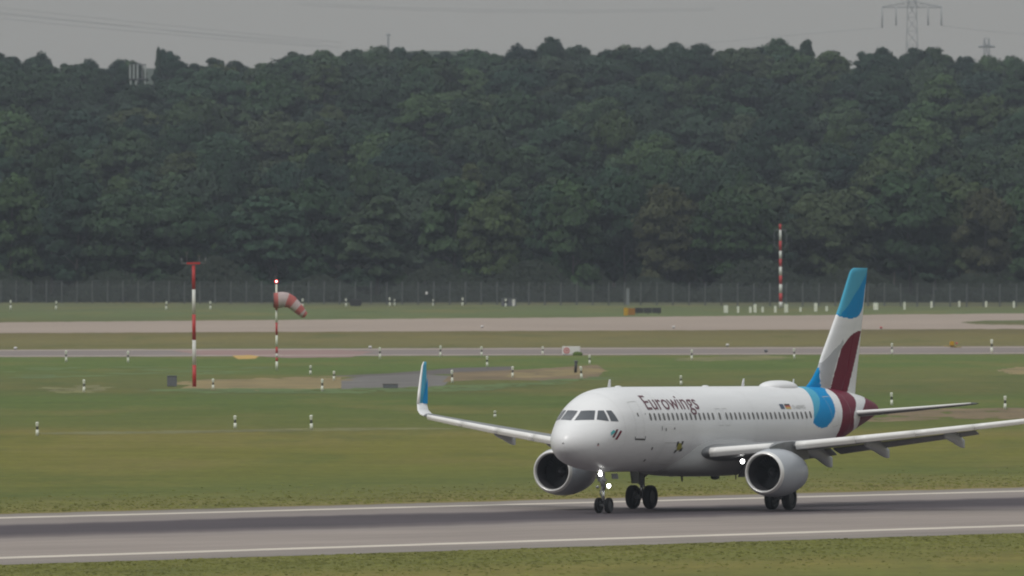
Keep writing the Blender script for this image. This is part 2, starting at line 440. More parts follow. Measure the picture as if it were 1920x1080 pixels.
fade = mat('faded_grass', alb(108, 106, 60)[:3], 1, var=.30, scale=.2, stretch=(1, .25, 1))
drym2 = mat('bare_brown_soil', alb(112, 95, 66)[:3], 1, var=.30, scale=.2, stretch=(1, .25, 1))
greens = mat('lush_grass', alb(82, 100, 46)[:3], 1, var=.25, scale=.2, stretch=(1, .25, 1))
patch('dry_grass_strip', [(385, 716), (470, 712), (560, 713), (640, 708), (645, 728), (520, 733), (400, 732), (330, 731), (350, 724)], .02, drym, kind='structure')
blotches('dry_fringe', [(330, 714), (480, 709), (650, 705), (650, 716), (480, 717), (330, 722)], .028, drym, n=60, size=(20, 1.2), kind='structure')
blotches('lush_fringe', [(300, 729), (640, 729), (900, 722), (1130, 706), (1140, 712), (900, 731), (640, 737), (300, 737)], .05, greens, n=120, size=(26, 1.3), kind='structure')
blotches('damp_streaks', [(0, 690), (520, 686), (520, 700), (0, 712)], .02, greens, n=40, size=(30, 1.0), kind='structure')
patch('concrete_apron', [(640, 711), (690, 705), (790, 701), (860, 706), (840, 716), (830, 726), (740, 727), (640, 731)], .035, M['concrete'], kind='structure', jit=.25)
patch('dark_asphalt_strip', [(600, 706), (730, 700), (850, 690), (960, 687), (962, 694), (850, 701), (780, 703), (690, 707)], .028, mat('dark_asphalt', alb(84, 78, 74)[:3], .95, var=.2, scale=.2), kind='structure', jit=.2)
patch('bare_soil_patch', [(850, 698), (960, 694), (1000, 692), (1060, 688), (1120, 684), (1135, 694), (1120, 708), (1040, 713), (900, 712), (830, 716)], .045, drym2, kind='structure')
blotches('dry_grass_ridge', [(960, 700), (1050, 693), (1128, 690), (1130, 699), (1040, 706), (965, 708)], .055, drym, n=50, size=(14,1.4), kind='structure')
blotches('straw_verge', [(1270, 672), (1340, 668), (1430, 667), (1480, 670), (1400, 676), (1290, 677)], .02, fade, n=60, size=(22, .9), kind='structure')
blotches('bare_soil_bank', [(1640, 778), (1740, 768), (1860, 766), (2000, 764), (2000, 784), (1850, 786), (1760, 781)], .02, drym2, n=130, size=(26, 1.6), kind='structure')
blotches('dry_soil_strip', [(1600, 785), (1720, 781), (1760, 785), (1700, 790), (1610, 790)], .02, drym2, n=50, size=(18, 1.0), kind='structure')
blotches('dry_mound', [(1870, 694), (1900, 688), (1980, 687), (1980, 702), (1900, 701)], .02, drym, n=40, size=(12, 1.6), kind='structure')
blotches('dry_track', [(60, 812), (200, 809), (380, 807), (560, 803), (760, 801), (900, 803), (760, 806), (560, 808), (330, 812), (120, 815)], .02, fade, n=150, size=(26, .7), kind='structure')
blotches('dry_verge', [(90, 726), (160, 722), (215, 727), (160, 736), (100, 737)], .02, fade, n=45, size=(14, 1.2), kind='structure')
patch('grass_island', [(1800, 604), (1850, 601), (2100, 599), (2100, 610), (1900, 609), (1830, 608)], .045, GM, kind='structure', jit=.3)
patch('pink_paving', [(320, 656.5), (420, 655.5), (530, 655), (640, 656), (700, 659), (660, 669.5), (540, 671), (470, 667.5), (380, 666)], .06, mat('pink_paving', alb(136, 110, 104)[:3], .9, var=.15, scale=.1), kind='structure', jit=.2)
patch('yellow_marking', [(436, 667.0), (468, 665.5), (486, 668), (478, 672.5), (446, 673.5)], .07, M['yellow'], kind='structure', jit=.1)

# ------------------------------------------------------------------ the airliner
HEAD = 0.440
air = empty('airliner', (4.50 - 5.07 * math.sin(HEAD), 852.3 - 5.07 * math.cos(HEAD), .007), PI / 2 - HEAD,
            label='white twin-engine jet airliner with blue and burgundy tail rolling on the runway', cat='airliner')
def body(o):          # the airframe stands slightly nose-up on its gear
    o.parent = air; o.rotation_euler = (0, .0066, 0); o.location = (0, 0, .283); return o
AX = 3.83
PROF = [(.35, -.62, -.62, .001), (.39, -.42, -.84, .21), (.5, -.22, -1.04, .42), (.74, .03, -1.27, .70), (1.12, .30, -1.50, 1.00), (1.58, .56, -1.68, 1.27),
        (2.03, .82, -1.80, 1.46), (2.5, 1.17, -1.88, 1.61), (2.93, 1.48, -1.94, 1.72), (3.48, 1.74, -1.99, 1.82), (4.22, 1.96, -2.03, 1.90), (5.2, 2.06, -2.06, 1.95),
        (6.4, 2.10, -2.07, 1.975), (10, 2.10, -2.07, 1.975), (17, 2.10, -2.07, 1.975), (24, 2.10, -2.07, 1.975), (26, 2.09, -1.93, 1.97), (28, 2.07, -1.6, 1.92),
        (30, 2.04, -1.17, 1.78), (32, 1.94, -.70, 1.52), (33.5, 1.82, -.32, 1.25), (35, 1.66, .02, .95), (36.2, 1.46, .30, .68), (37.1, 1.26, .52, .44), (37.5, 1.12, .68, .26), (37.62, .92, .88, .01)]
PT = np.array(PROF); PS = np.sqrt(PT[:, 0] - .35)
def pchip_slopes(x, y):
    h = np.diff(x); d = np.diff(y) / h; m = np.zeros(len(x))
    for i in range(1, len(x) - 1):
        if d[i - 1] * d[i] > 0:
            w1 = 2 * h[i] + h[i - 1]; w2 = h[i] + 2 * h[i - 1]
            m[i] = (w1 + w2) / (w1 / d[i - 1] + w2 / d[i])
    m[0] = d[0]; m[-1] = d[-1]; return m
PM = [pchip_slopes(PS, PT[:, k]) for k in (1, 2, 3)]
def pe(k, s):
    i = int(min(max(np.searchsorted(PS, s) - 1, 0), len(PS) - 2)); h = PS[i + 1] - PS[i]; t = (s - PS[i]) / h
    y = PT[:, k]; m = PM[k - 1]
    return (2 * t ** 3 - 3 * t * t + 1) * y[i] + (t ** 3 - 2 * t * t + t) * h * m[i] + (-2 * t ** 3 + 3 * t * t) * y[i + 1] + (t ** 3 - t * t) * h * m[i + 1]
def FS(x, phi, off=0.0, side=-1):
    s = math.sqrt(max(x - .35, 0)); t, b, w = pe(1, s), pe(2, s), pe(3, s)
    return Vector((x, side * (w + off) * math.cos(phi), AX + (t + b) / 2 + ((t - b) / 2 + off) * math.sin(phi)))
def inpoly(x, y, poly):
    c = False; j = len(poly) - 1
    for i in range(len(poly)):
        xi, yi = poly[i]; xj, yj = poly[j]
        if (yi > y) != (yj > y) and x < (xj - xi) * (y - yi) / (yj - yi) + xi: c = not c
        j = i
    return c
BLUE = [(29.0, 1.62), (27.6, 1.62), (27.4, 1.24), (26.95, .94), (26.65, .74), (26.4, .58), (26.05, .39), (25.9, .25), (25.7, .10), (26.15, 0), (26.75, -.07), (27.5, -.06), (28., .03), (28.45, .15), (28.78, .3), (29.02, .51), (29.2, .72), (29.4, .95), (29.85, 1.13), (30.4, 1.27), (30.6, 1.62)]
BINN = [(28.6, 1.62), (28.35, 1.3), (28.2, 1.14), (28., .95), (27.65, .74), (27.2, .56), (26.75, .41), (26.2, .26), (25.7, .16), (25.5, -.3), (31, -.3), (31, 1.7)]
BURG = [(31.0, 1.62), (30.5, 1.11), (30.25, .8), (30., .55), (29.85, .34), (29.65, .14), (29.5, -.07), (29.37, -.25), (29.25, -.44), (29.3, -1.6), (33.2, -1.6), (32.7, -.79), (31.75, -.31), (31.5, -.02), (31.65, .11), (32.1, .29), (32.55, .51), (32.85, .76), (32.95, .99), (33.7, 1.62)]
CONE = [(38, 1.7), (35.5, 1.7), (35.3, 1.01), (34.45, .54), (33.75, .29), (33.25, .11), (32.8, -.11), (32.95, -.47), (33.45, -.9), (33.6, -1.7), (38, -1.7)]
NP = 176
sx = [.351] + [.35 + (t * 2.3) ** 2 for t in np.linspace(.03, 1, 74)] + list(np.arange(6.2, 25.3, .5)) + list(np.arange(25.4, 37.59, .055)) + [37.598]
v = []
for x in sx:
    s = math.sqrt(x - .35); t, b, w = pe(1, s), pe(2, s), pe(3, s)
    for k in range(NP):
        a = -PI / 2 + 2 * PI * k / NP
        v.append((x, -w * math.cos(a), AX + (t + b) / 2 + (t - b) / 2 * math.sin(a)))
f, mi = [], []
for i in range(len(sx) - 1):
    xm = (sx[i] + sx[i + 1]) / 2
    for k in range(NP):
        f.append((i * NP + k, (i + 1) * NP + k, (i + 1) * NP + (k + 1) % NP, i * NP + (k + 1) % NP))
        c = 0
        if xm > 25.3:
            a = -PI / 2 + 2 * PI * (k + .5) / NP
            if a > PI / 2: a = PI - a
            if inpoly(xm, a, BLUE): c = 1 if inpoly(xm, a, BINN) else 2
            elif inpoly(xm, a, BURG) or inpoly(xm, a, CONE): c = 3
        mi.append(c)
f.append(tuple(range(NP))[::-1])
mi.append(0)
FB = [tuple(q) for q in v]
fus = body(pydata('fuselage', v, f, [M['white'], M['blue'], M['lblue'], M['burg']], None, True, mi))
bvh = BVHTree.FromPolygons([Vector(q) for q in v], f)

def cast_patch(name, corners, mt_, n=8, off=.012, parent=fus, C=Vector((3.4, 0, AX + .35)), thick=.0):
    """four 3-D corners, bilinear grid thrown outward from inside onto the skin"""
    a, b, c, d = [Vector(q) for q in corners]; v, f = [], []
    for j in range(n + 1):
        for i in range(n + 1):
            s, t = i / n, j / n
            q = a * (1 - s) * (1 - t) + b * s * (1 - t) + c * s * t + d * (1 - s) * t
            dr = (q - C).normalized(); h = bvh.ray_cast(C, dr)
            v.append(h[0] + dr * off if h[0] is not None else q)
    for j in range(n):
        for i in range(n): f.append((j * (n + 1) + i, j * (n + 1) + i + 1, (j + 1) * (n + 1) + i + 1, (j + 1) * (n + 1) + i))
    return pydata(name, v, f, mt_, parent, True)
ws = [(2.17, -.085, 4.78), (2.44, -.75, 4.79), (1.95, -.92, 4.34), (1.44, -.085, 4.31)]
s1 = [(2.52, -.85, 4.79), (2.72, -1.07, 4.79), (2.58, -1.42, 4.27), (2.07, -1.00, 4.35)]
s2 = [(2.80, -1.15, 4.79), (3.06, -1.31, 4.79), (3.17, -1.66, 4.26), (2.68, -1.48, 4.27)]
s3 = [(3.05, -1.30, 4.79), (3.13, -1.42, 4.68), (3.18, -1.62, 4.35), (3.165, -1.66, 4.27)]
for sg in (1, -1):
    fl = lambda L: [(x, y * sg, z) for x, y, z in L]
    for q in (ws, s1, s2):
        cast_patch('cockpit_window', fl(q), M['glass'])
def skin(name, quad, mt_, parent=fus, off=.010, n=4, side=-1):
    """patch on the fuselage side: four (x, phi) corners"""
    v, f = [], []
    for j in range(n + 1):
        for i in range(n + 1):
            s, t = i / n, j / n
            x = quad[0][0] * (1 - s) * (1 - t) + quad[1][0] * s * (1 - t) + quad[2][0] * s * t + quad[3][0] * (1 - s) * t
            a = quad[0][1] * (1 - s) * (1 - t) + quad[1][1] * s * (1 - t) + quad[2][1] * s * t + quad[3][1] * (1 - s) * t
            v.append(FS(x, a, off, side))
    for j in range(n):
        for i in range(n): f.append((j * (n + 1) + i, j * (n + 1) + i + 1, (j + 1) * (n + 1) + i + 1, (j + 1) * (n + 1) + i))
    return pydata(name, v, f, mt_, parent, True)
# cabin windows: rounded panes
def pane(x, side):
    v = [FS(x, .305, .012, side)]
    for k in range(16):
        t = 2 * PI * k / 16; c, s = math.cos(t), math.sin(t)
        rx = .115 * math.copysign(abs(c) ** .7, c); ra = .093 * math.copysign(abs(s) ** .7, s)
        v.append(FS(x + rx, .305 + ra, .010, side))
    return pydata('cabin_window', v, [(0, k + 1, (k + 1) % 16 + 1) for k in range(16)], M['window'], fus)
wx = [6.42 + .527 * k for k in range(15)] + [14.60] + [15.42 + .533 * k for k in range(20)]
for side in (-1, 1):
    for x in wx: pane(x, side)
# door and hatch outlines: thin recessed gaps
def outline(name, x0, x1, a0, a1, w=.018, side=-1, m_='panel'):
    da = w / 2.0; v, f = [], []
    def add(q):
        n = 10; base = len(v)
        for j in range(2):
            for i in range(n + 1):
                s = i / n
                if q[0] == 'h': x = x0 + (x1 - x0) * s; a = q[1] + (j - .5) * da * 2
                else: x = q[1] + (j - .5) * w; a = a0 + (a1 - a0) * s
                v.append(FS(x, a, .008, side))
        for i in range(n): f.append((base + i, base + i + 1, base + n + 2 + i, base + n + 1 + i))
    add(('h', a0)); add(('h', a1)); add(('v', x0)); add(('v', x1))
    return pydata(name, v, f, M[m_], fus)
for side in (-1, 1):
    outline('cabin_door', 4.65, 5.55, -.20, .74, side=side)
    outline('cabin_door', 28.2, 29.0, -.12, .80, side=side)
    outline('emergency_exit', 14.33, 14.86, .08, .50, side=side); outline('emergency_exit', 15.16, 15.68, .08, .50, side=side)
skin('door_sill', [(4.58, -.195), (5.72, -.215), (5.72, -.252), (4.64, -.235)], M['dark'])
skin('door_sill', [(4.56, -.15), (4.63, -.15), (4.70, -.235), (4.63, -.235)], M['dark'])
skin('door_sill', [(5.68, -.15), (5.75, -.15), (5.74, -.235), (5.67, -.235)], M['dark'])
skin('door_window', [(5.02, .42), (5.16, .42), (5.16, .33), (5.02, .33)], M['window'])
outline('cargo_door', 8.1, 9.9, -.98, -.32)
for x, a, w, h in ((8.05, .0, .10, .07), (9.05, .02, .12, .04), (6.85, -.46, .12, .07), (6.85, -.81, .14, .08), (1.62, -.10, .10, .05), (5.9, .38, .06, .03), (7.6, .03, .05, .10)):
    skin('service_port', [(x - w / 2, a + h / 2), (x + w / 2, a + h / 2), (x + w / 2, a - h / 2), (x - w / 2, a - h / 2)], M['dark'], off=.016)
skin('port_placard', [(1.56, -.145), (1.68, -.145), (1.68, -.175), (1.56, -.175)], M['pinkred'], off=.016)
# slanted three-bar emblem behind the cockpit
def bar(pts, m_): skin('emblem_bar', pts, M[m_], off=.016)
bar([(2.44, .17), (2.66, .205), (2.80, .12), (2.44, .075)], 'teal')
bar([(2.86, .175), (3.02, .145), (2.66, -.035), (2.52, .005)], 'titles')
bar([(3.16, .10), (3.30, .06), (2.90, -.135), (2.72, -.10)], 'burg')
# yellow placard with four dark corners low on the forward hold
skin('yellow_placard', [(9.60, -.32), (10.15, -.34), (10.38, -.49), (9.85, -.53)], M['decal_y'], off=.014)
for q in ([(9.55, -.29), (9.78, -.29), (9.72, -.40), (9.62, -.42)], [(10.08, -.285), (10.28, -.28), (10.28, -.36), (10.1, -.38)], [(9.62, -.52), (9.86, -.49), (9.86, -.55), (9.68, -.61)], [(10.2, -.47), (10.45, -.44), (10.45, -.54), (10.15, -.55)]):
    skin('placard_corner', q, M['black'], off=.019)
# flags
skin('flag', [(22.25, .61), (22.72, .61), (22.72, .475), (22.25, .475)], M['flag_b'], off=.014)
for k, c in enumerate(('black', 'flag_r', 'flag_y')):
    skin('flag_stripe', [(22.86, .61 - .045 * k), (23.5, .61 - .045 * k), (23.5, .565 - .045 * k), (22.86, .565 - .045 * k)], M[c], off=.014)
for xj in (3.62, 7.85, 11.3, 18.9, 24.9, 31.0, 34.2):     # skin joints
    v = []; nj = 72
    for j in range(nj + 1):
        a = -1.2 + (PI + 2.4) * j / nj
        v += [FS(xj - .006, a, .005), FS(xj + .006, a, .005)]
    pydata('skin_joint', v, [(2 * j, 2 * j + 1, 2 * j + 3, 2 * j + 2) for j in range(nj)], M['panel'], fus)
# titles bent round the skin
def lettering(text, x0, x1, a0, a1, m_, cap=None, name='title_lettering', bold=.0, shear=0.0):
    cu = bpy.data.curves.new(name, 'FONT'); cu.body = text; cu.size = 1.0; cu.offset = bold; cu.resolution_u = 4; cu.shear = shear
    o = bpy.data.objects.new(name, cu); COL.objects.link(o)
    dg = bpy.context.evaluated_depsgraph_get(); me = bpy.data.meshes.new_from_object(o.evaluated_get(dg))
    bpy.data.objects.remove(o); bpy.data.curves.remove(cu)
    bm = bmesh.new(); bm.from_mesh(me); bpy.data.meshes.remove(me)
    for k in range(-3, 12):
        bmesh.ops.bisect_plane(bm, geom=bm.verts[:] + bm.edges[:] + bm.faces[:], plane_co=(0, k * .1, 0), plane_no=(0, 1, 0))
    X = [q.co.x for q in bm.verts]; mn, mx_ = min(X), max(X)
    cap = cap or .70
    for q in bm.verts:
        q.co = FS(x0 + (q.co.x - mn) / (mx_ - mn) * (x1 - x0), a0 + q.co.y / cap * (a1 - a0), .016)
    return from_bm(name, bm, M[m_], fus)
lettering('Eurowings', 6.36, 12.55, .49, .93, 'titles', bold=.004)
lettering('D-AEWG', 23.75, 25.25, .475, .575, 'panel', name='registration_lettering', bold=.02)

# wing-body fairing
rings = []
for t in np.linspace(0, 1, 44):
    x = 10.25 + 12.2 * t
    e = max(1 - abs((x - 15.4) / (5.2 if x < 15.4 else 7.1)) ** 2.6, 1e-4) ** .42
    r = []
    for k in range(56):
        a = 2 * PI * k / 56; c, s = math.cos(a), math.sin(a)
        sq = lambda q, n_: math.copysign(abs(q) ** (2 / n_), q)
        r.append((x, 2.13 * e * sq(c, 3.6), AX - 1.38 + (1.28 * e if s > 0 else .98 * (.35 + .65 * e)) * sq(s, 3.2 if s > 0 else 2.4)))
    rings.append(r)
body(loft('belly_fairing', rings, M['fairing']))
# roof and belly fittings
rings = []
for t in np.linspace(0, 1, 30):
    x = 23.95 + 3.65 * t; e = max(1 - abs(2 * t - 1) ** 2.8, 1e-3) ** .5
    rings.append([(x, .62 * e * math.cos(a), AX + 2.02 + .36 * e * max(math.sin(a), -.2)) for a in np.linspace(0, 2 * PI, 28, endpoint=False)])
body(loft('satellite_radome', rings, M['white']))
def blade(name, x, z, h, c=.35, sweep=.25, m_='white', up=1):
    rings = []
    for t in (0, .5, .9, 1):
        cc = c * (1 - .45 * t); x0 = x + sweep * t
        rings.append([(x0 + cc * (.5 - .5 * math.cos(a)), .035 * (1 - .5 * t) * math.sin(a), z + up * h * t) for a in np.linspace(0, 2 * PI, 12, endpoint=False)])
    return body(loft(name, rings, M[m_]))
blade('blade_antenna', 5.45, AX + 2.05, .42, .38, .18)
blade('blade_antenna', 21.3, AX + 2.08, .40, .34, .22)
blade('blade_antenna', 27.5, AX + 2.05, .40, .22, .10)
blade('belly_antenna', 14.1, AX - 2.30, .30, .26, .1, 'dark', -1)
blade('belly_antenna', 20.6, AX - 2.10, .45, .16, .05, 'dark', -1)
for x in (6.7, 17.0):
    bm = bmesh.new(); add_ball(bm, (x, 0, AX + 2.10), (.30, .14, .06), 8); body(from_bm('roof_antenna', bm, M['white']))
bm = bmesh.new(); add_ball(bm, (18.2, 0, AX - 2.42), (.5, .12, .12), 8); body(from_bm('drain_mast', bm, M['dark']))

# wings
def airfoil(c, t, n=18):
    pts = []
    for i in range(2 * n):
        th = 2 * PI * i / (2 * n); xx = .5 + .5 * math.cos(th)
        yt = 5 * t * (.2969 * math.sqrt(xx) - .126 * xx - .3516 * xx ** 2 + .2843 * xx ** 3 - .1036 * xx ** 4)
        cam_ = .018 * (1 - (2 * xx - 1) ** 2)
        pts.append((xx * c, (cam_ * c) + (yt * c if th < PI else -yt * c)))
    return pts
ST = [(0.6, 11.7, 7.0, 2.62, .14), (2.0, 12.45, 6.1, 2.66, .14), (6.4, 14.66, 3.9, 3.08, .12), (9, 15.97, 3.32, 3.38, .11), (12, 17.5, 2.70, 3.74, .11), (14.5, 18.75, 2.15, 4.06, .105), (16.9, 19.98, 1.66, 4.38, .10)]
def st_at(y):
    A = np.array(ST); return [float(np.interp(y, A[:, 0], A[:, k])) for k in range(1, 5)]
for sg in (-1, 1):
    rings = []
    for (y, xl, c, z, t) in ST:
        inc = R(3.0) * (1 - y / 17) + R(.2)
        rings.append([(xl + px, sg * y, z + pz - math.tan(inc) * px) for px, pz in airfoil(c, t)])
    if sg > 0: rings = [r[::-1] for r in rings]
    wing = body(loft('wing', rings, M['wing']))
    def slat(y0, y1, n=8, name='slat'):
        rr = []
        for k in range(n + 1):
            y = y0 + (y1 - y0) * k / n; xl, c, z, t = st_at(y)
            h = .285 - .0085 * y; L = .55 - .018 * y
            ring = []
            for q in range(20):
                a = 2 * PI * q / 20; ca, sa = math.cos(a), math.sin(a)
                lo = .80 if sa < 0 else 1.0
                if ca < 0: px = -.10 + (.75 if sa > 0 else .5) * h * ca; pz = h * sa * lo
                else: px = -.10 + L * ca * (1 if sa > 0 else .35); pz = (h * sa * (1 - .9 * ca) + .10 * ca) if sa > 0 else h * sa * lo * (1 - ca ** 3)
                ring.append((xl + px - .02, sg * y, z + pz - .03))
            rr.append(ring if sg < 0 else ring[::-1])
        return loft(name, rr, M['slat'], wing)
    slat(2.35, 5.15)
    for a, b in ((6.15, 8.75), (8.78, 11.4), (11.43, 14.0), (14.03, 16.55)): slat(a, b, 5)
    def flap(y0, y1):
        rr = []
        for k in range(7):
            y = y0 + (y1 - y0) * k / 6; xl, c, z, t = st_at(y); cf = .26 * c if y > 6.3 else 1.05; dn = R(18)
            x0 = xl + c - cf * .55; z0 = z - math.tan(R(3.0) * (1 - y / 17)) * c - .07
            ring = [(x0 + px * math.cos(dn) + pz * math.sin(dn), sg * y, z0 - px * math.sin(dn) + pz * math.cos(dn)) for px, pz in airfoil(cf, .13, 10)]
            rr.append(ring if sg < 0 else ring[::-1])
        loft('flap', rr, M['wing'], wing)
    flap(2.2, 6.3); flap(6.5, 13.2)
    for y, L, dz in ((5.9, 3.2, .85), (8.7, 3.0, .62), (12.3, 2.5, .50)):
        xl, c, z, t = st_at(y); xe = xl + c + .75; rr = []
        for k in range(15):
            s = k / 14; x = xe - L * (1 - s); w = .19 * max(math.sin(PI * min(s * 1.05 + .03, 1)) ** .6, .05)
            zc = z - .18 - .20 * s - dz * .55 * smooth(.35, 1, s); hh = .10 + (.34 * dz + .05) * math.sin(PI * min(s * .86 + .04, 1)) ** .8
            if k == 14: w *= .5
            rr.append([(x, sg * y + w * math.cos(a), zc + hh * math.sin(a)) for a in np.linspace(0, 2 * PI, 16, endpoint=False)])
        loft('flap_track_fairing', rr, M['nac'], wing)
    # winglet: blends up out of the tip
    WL = [(16.9, 19.98, 1.66, 4.38, 0), (17.25, 20.25, 1.45, 4.46, 25), (17.48, 20.45, 1.28, 4.66, 50), (17.60, 20.66, 1.14, 4.98, 70), (17.72, 21.05, .96, 5.6, 78), (17.84, 21.5, .76, 6.3, 79), (17.93, 21.9, .52, 6.9, 80), (17.95, 22.12, .34, 7.08, 80)]
    def wring(W, f0=0.0, f1=1.0, grow=1.0):
        y, xl, c, z, ang = W; a = R(ang); rr = []
        af = airfoil(c, .10, 12)
        for px, pz in af:
            px = c * (f0 + (f1 - f0) * px / c); pz *= grow
            rr.append((xl + px, sg * (y - pz * math.sin(a)), z + pz * math.cos(a)))
        return rr if sg < 0 else rr[::-1]
    loft('winglet_blend', [wring(W) for W in WL[:4]], M['white'], wing)
    wlt = loft('winglet', [wring(W) for W in WL[3:]], M['lblue'], wing)
    if sg > 0:      # deeper blue field at the foot of the winglet's inner face
        q0, q1, q2 = WL[3], WL[4], WL[5]
        def ip(W, fr): return (W[1] + W[2] * fr, sg * (W[0] - .072 * 1.0), W[3])
        pydata('winglet_blue_field', [ip(q0, .35), ip(q0, .95), ip(q1, .98), ip(q2, .98), ip(q1, .62)], [(0, 1, 2, 3, 4)], M['blue'], wing)
    # pale leading edge strip
    loft('winglet_leading_edge', [wring((W[0], W[1] - .015, W[2], W[3], W[4]), 0, .30, 1.12) for W in WL[3:]], M['slat'], wing)
    bm = bmesh.new(); add_tube(bm, (13.35, sg * 2.35, 2.66), (13.28, sg * 2.36, 2.66), .14, n=16)
# wing-root landing lamp, lit, below the port wing
bm = bmesh.new(); add_tube(bm, (13.9, -3.45, 2.25), (14.1, -3.45, 2.27), .15, .11, 16)
lamp = body(from_bm('landing_lamp', bm, M['dark'], None, True))
bm = bmesh.new(); add_ball(bm, (13.89, -3.45, 2.25), (.03, .11, .11), 8)
from_bm('lamp_lens', bm, M['lampglow'], lamp)
bm = bmesh.new(); add_tube(bm, (13.95, -3.45, 2.3), (14.2, -3.45, 2.8), .03, n=8); from_bm('lamp_arm', bm, M['strut'], lamp)

# engines
def make_engine(sg):
    o3 = (11.3, sg * 5.75, 1.71)
    outer = [(.05, .985), (.09, 1.02), (.20, 1.075), (.45, 1.135), (.9, 1.185), (1.4, 1.20), (1.9, 1.18), (2.4, 1.12), (2.9, 1.02), (3.3, .92), (3.5, .865), (3.5, .84), (3.2, .86)]
    eng = body(lathe('engine_nacelle', outer, M['nac'], None, o=o3, n=64))
    lathe('intake_lip', [(.17, 1.064), (.09, 1.025), (.03, .99), (.0, .955), (.01, .925), (.07, .895), (.16, .875)], M['lip'], eng, o=o3, n=64)
    lathe('intake_duct', [(.15, .878), (.4, .865), (.8, .87), (1.25, .88)], M['duct'], eng, o=o3, n=64)
    v, f = [], []
    nb = 36
    for k in range(nb):
        a = 2 * PI * k / nb
        for r, w, tw in ((.26, .030, .10), (.55, .060, .14), (.87, .082, .17)):
            for s in (-1, 1):
                aa = a + s * w / r * .9
                v.append((o3[0] + 1.15 + s * tw * .5, o3[1] + r * math.sin(aa), o3[2] + r * math.cos(aa)))
        b = k * 6
        f += [(b, b + 1, b + 3, b + 2), (b + 2, b + 3, b + 5, b + 4)]
    pydata('fan', v, f, M['fan'], eng)
    lathe('fan_back', [(1.32, .9), (1.33, .02)], M['black'], eng, o=o3)
    lathe('spinner', [(.80, .005), (.84, .06), (.95, .15), (1.10, .24), (1.2, .28)], M['fan'], eng, o=o3, n=32)
    lathe('core_nozzle', [(3.1, .66), (3.6, .62), (4.1, .52), (4.35, .45), (4.3, .42)], M['dark'], eng, o=o3, n=40)
    lathe('exhaust_plug', [(4.0, .36), (4.4, .28), (4.8, .13), (5.05, .01)], M['dark'], eng, o=o3, n=32)
    # small strake on the inboard shoulder
    for t in (1,):
        a = R(48); y0 = o3[1] - sg * 1.16 * math.cos(a); z0 = o3[2] + 1.16 * math.sin(a)
        pydata('nacelle_strake', [(12.4, y0, z0), (13.6, y0, z0), (13.6, y0 - sg * .22 * math.cos(a), z0 + .22 * math.sin(a)), (13.0, y0 - sg * .16, z0 + .16)], [(0, 1, 2, 3)], M['nac'], eng)
    rr = []
    for x, zb, zt, w in ((12.1, 2.92, 2.98, .03), (12.6, 2.85, 3.12, .14), (13.4, 2.7, 3.22, .2), (14.4, 2.5, 3.25, .22), (15.3, 2.3, 3.1, .22), (16.2, 2.35, 3.05, .2), (17.2, 2.75, 3.0, .1), (17.8, 2.88, 2.95, .03)):
        rr.append([(x, o3[1] - w, zb), (x, o3[1] + w, zb), (x, o3[1] + w, zt), (x, o3[1] - w, zt)])
    body(loft('engine_pylon', rr, M['wing'], smooth=False))
for sg in (-1, 1): make_engine(sg)

# tail fin and rudder
LE = [(5.2, 29.05), (5.92, 29.25), (6.1, 29.62), (6.39, 30.07), (6.86, 30.65), (7.43, 31.05), (8.66, 32.15), (9.99, 33.3), (11.6, 34.48), (11.78, 34.68), (11.88, 35.0)]
TE = [(5.2, 35.12), (5.43, 35.18), (11.88, 36.70)]
def fle(z): return float(np.interp(z, [q[0] for q in LE], [q[1] for q in LE]))
def fte(z): return float(np.interp(z, [q[0] for q in TE], [q[1] for q in TE]))
F_BTOP = [(30, 13), (32.6, 9.7), (33.03, 9.42), (33.77, 9.34), (34.46, 9.32), (35.1, 9.38), (35.51, 9.46), (35.91, 9.7), (36.14, 9.97), (36.45, 11.0), (38, 13)]
F_LIGHT = [(30, 13), (33.1, 9.45), (33.3, 9.61), (34.0, 9.98), (34.7, 10.46), (35.3, 10.78), (35.86, 11.13), (36.3, 11.4), (36.72, 11.75), (37, 13)]
F_BURG = [(35.92, 8.70), (35.3, 8.67), (34.7, 8.56), (34.25, 8.42), (33.88, 8.25), (33.42, 8.02), (33.1, 7.8), (32.84, 7.45), (32.15, 6.4), (31.69, 5.62), (31.5, 5.0), (33.9, 5.0), (34.05, 5.58), (35.05, 7.14)]
F_GREY = [(33.3, 8.3), (33.07, 8.09), (32.15, 7.71), (31.45, 7.33), (30.4, 6.9), (30.62, 6.6), (30.56, 5.0), (31.5, 5.0), (31.69, 5.75), (32.15, 6.6), (32.84, 7.6), (33.42, 8.1)]
F_BBASE = [(30.66, 6.95), (30.60, 6.6), (30.52, 6.3), (30.60, 5.8), (30.7, 5.0), (28, 5.0), (29, 7.2)]
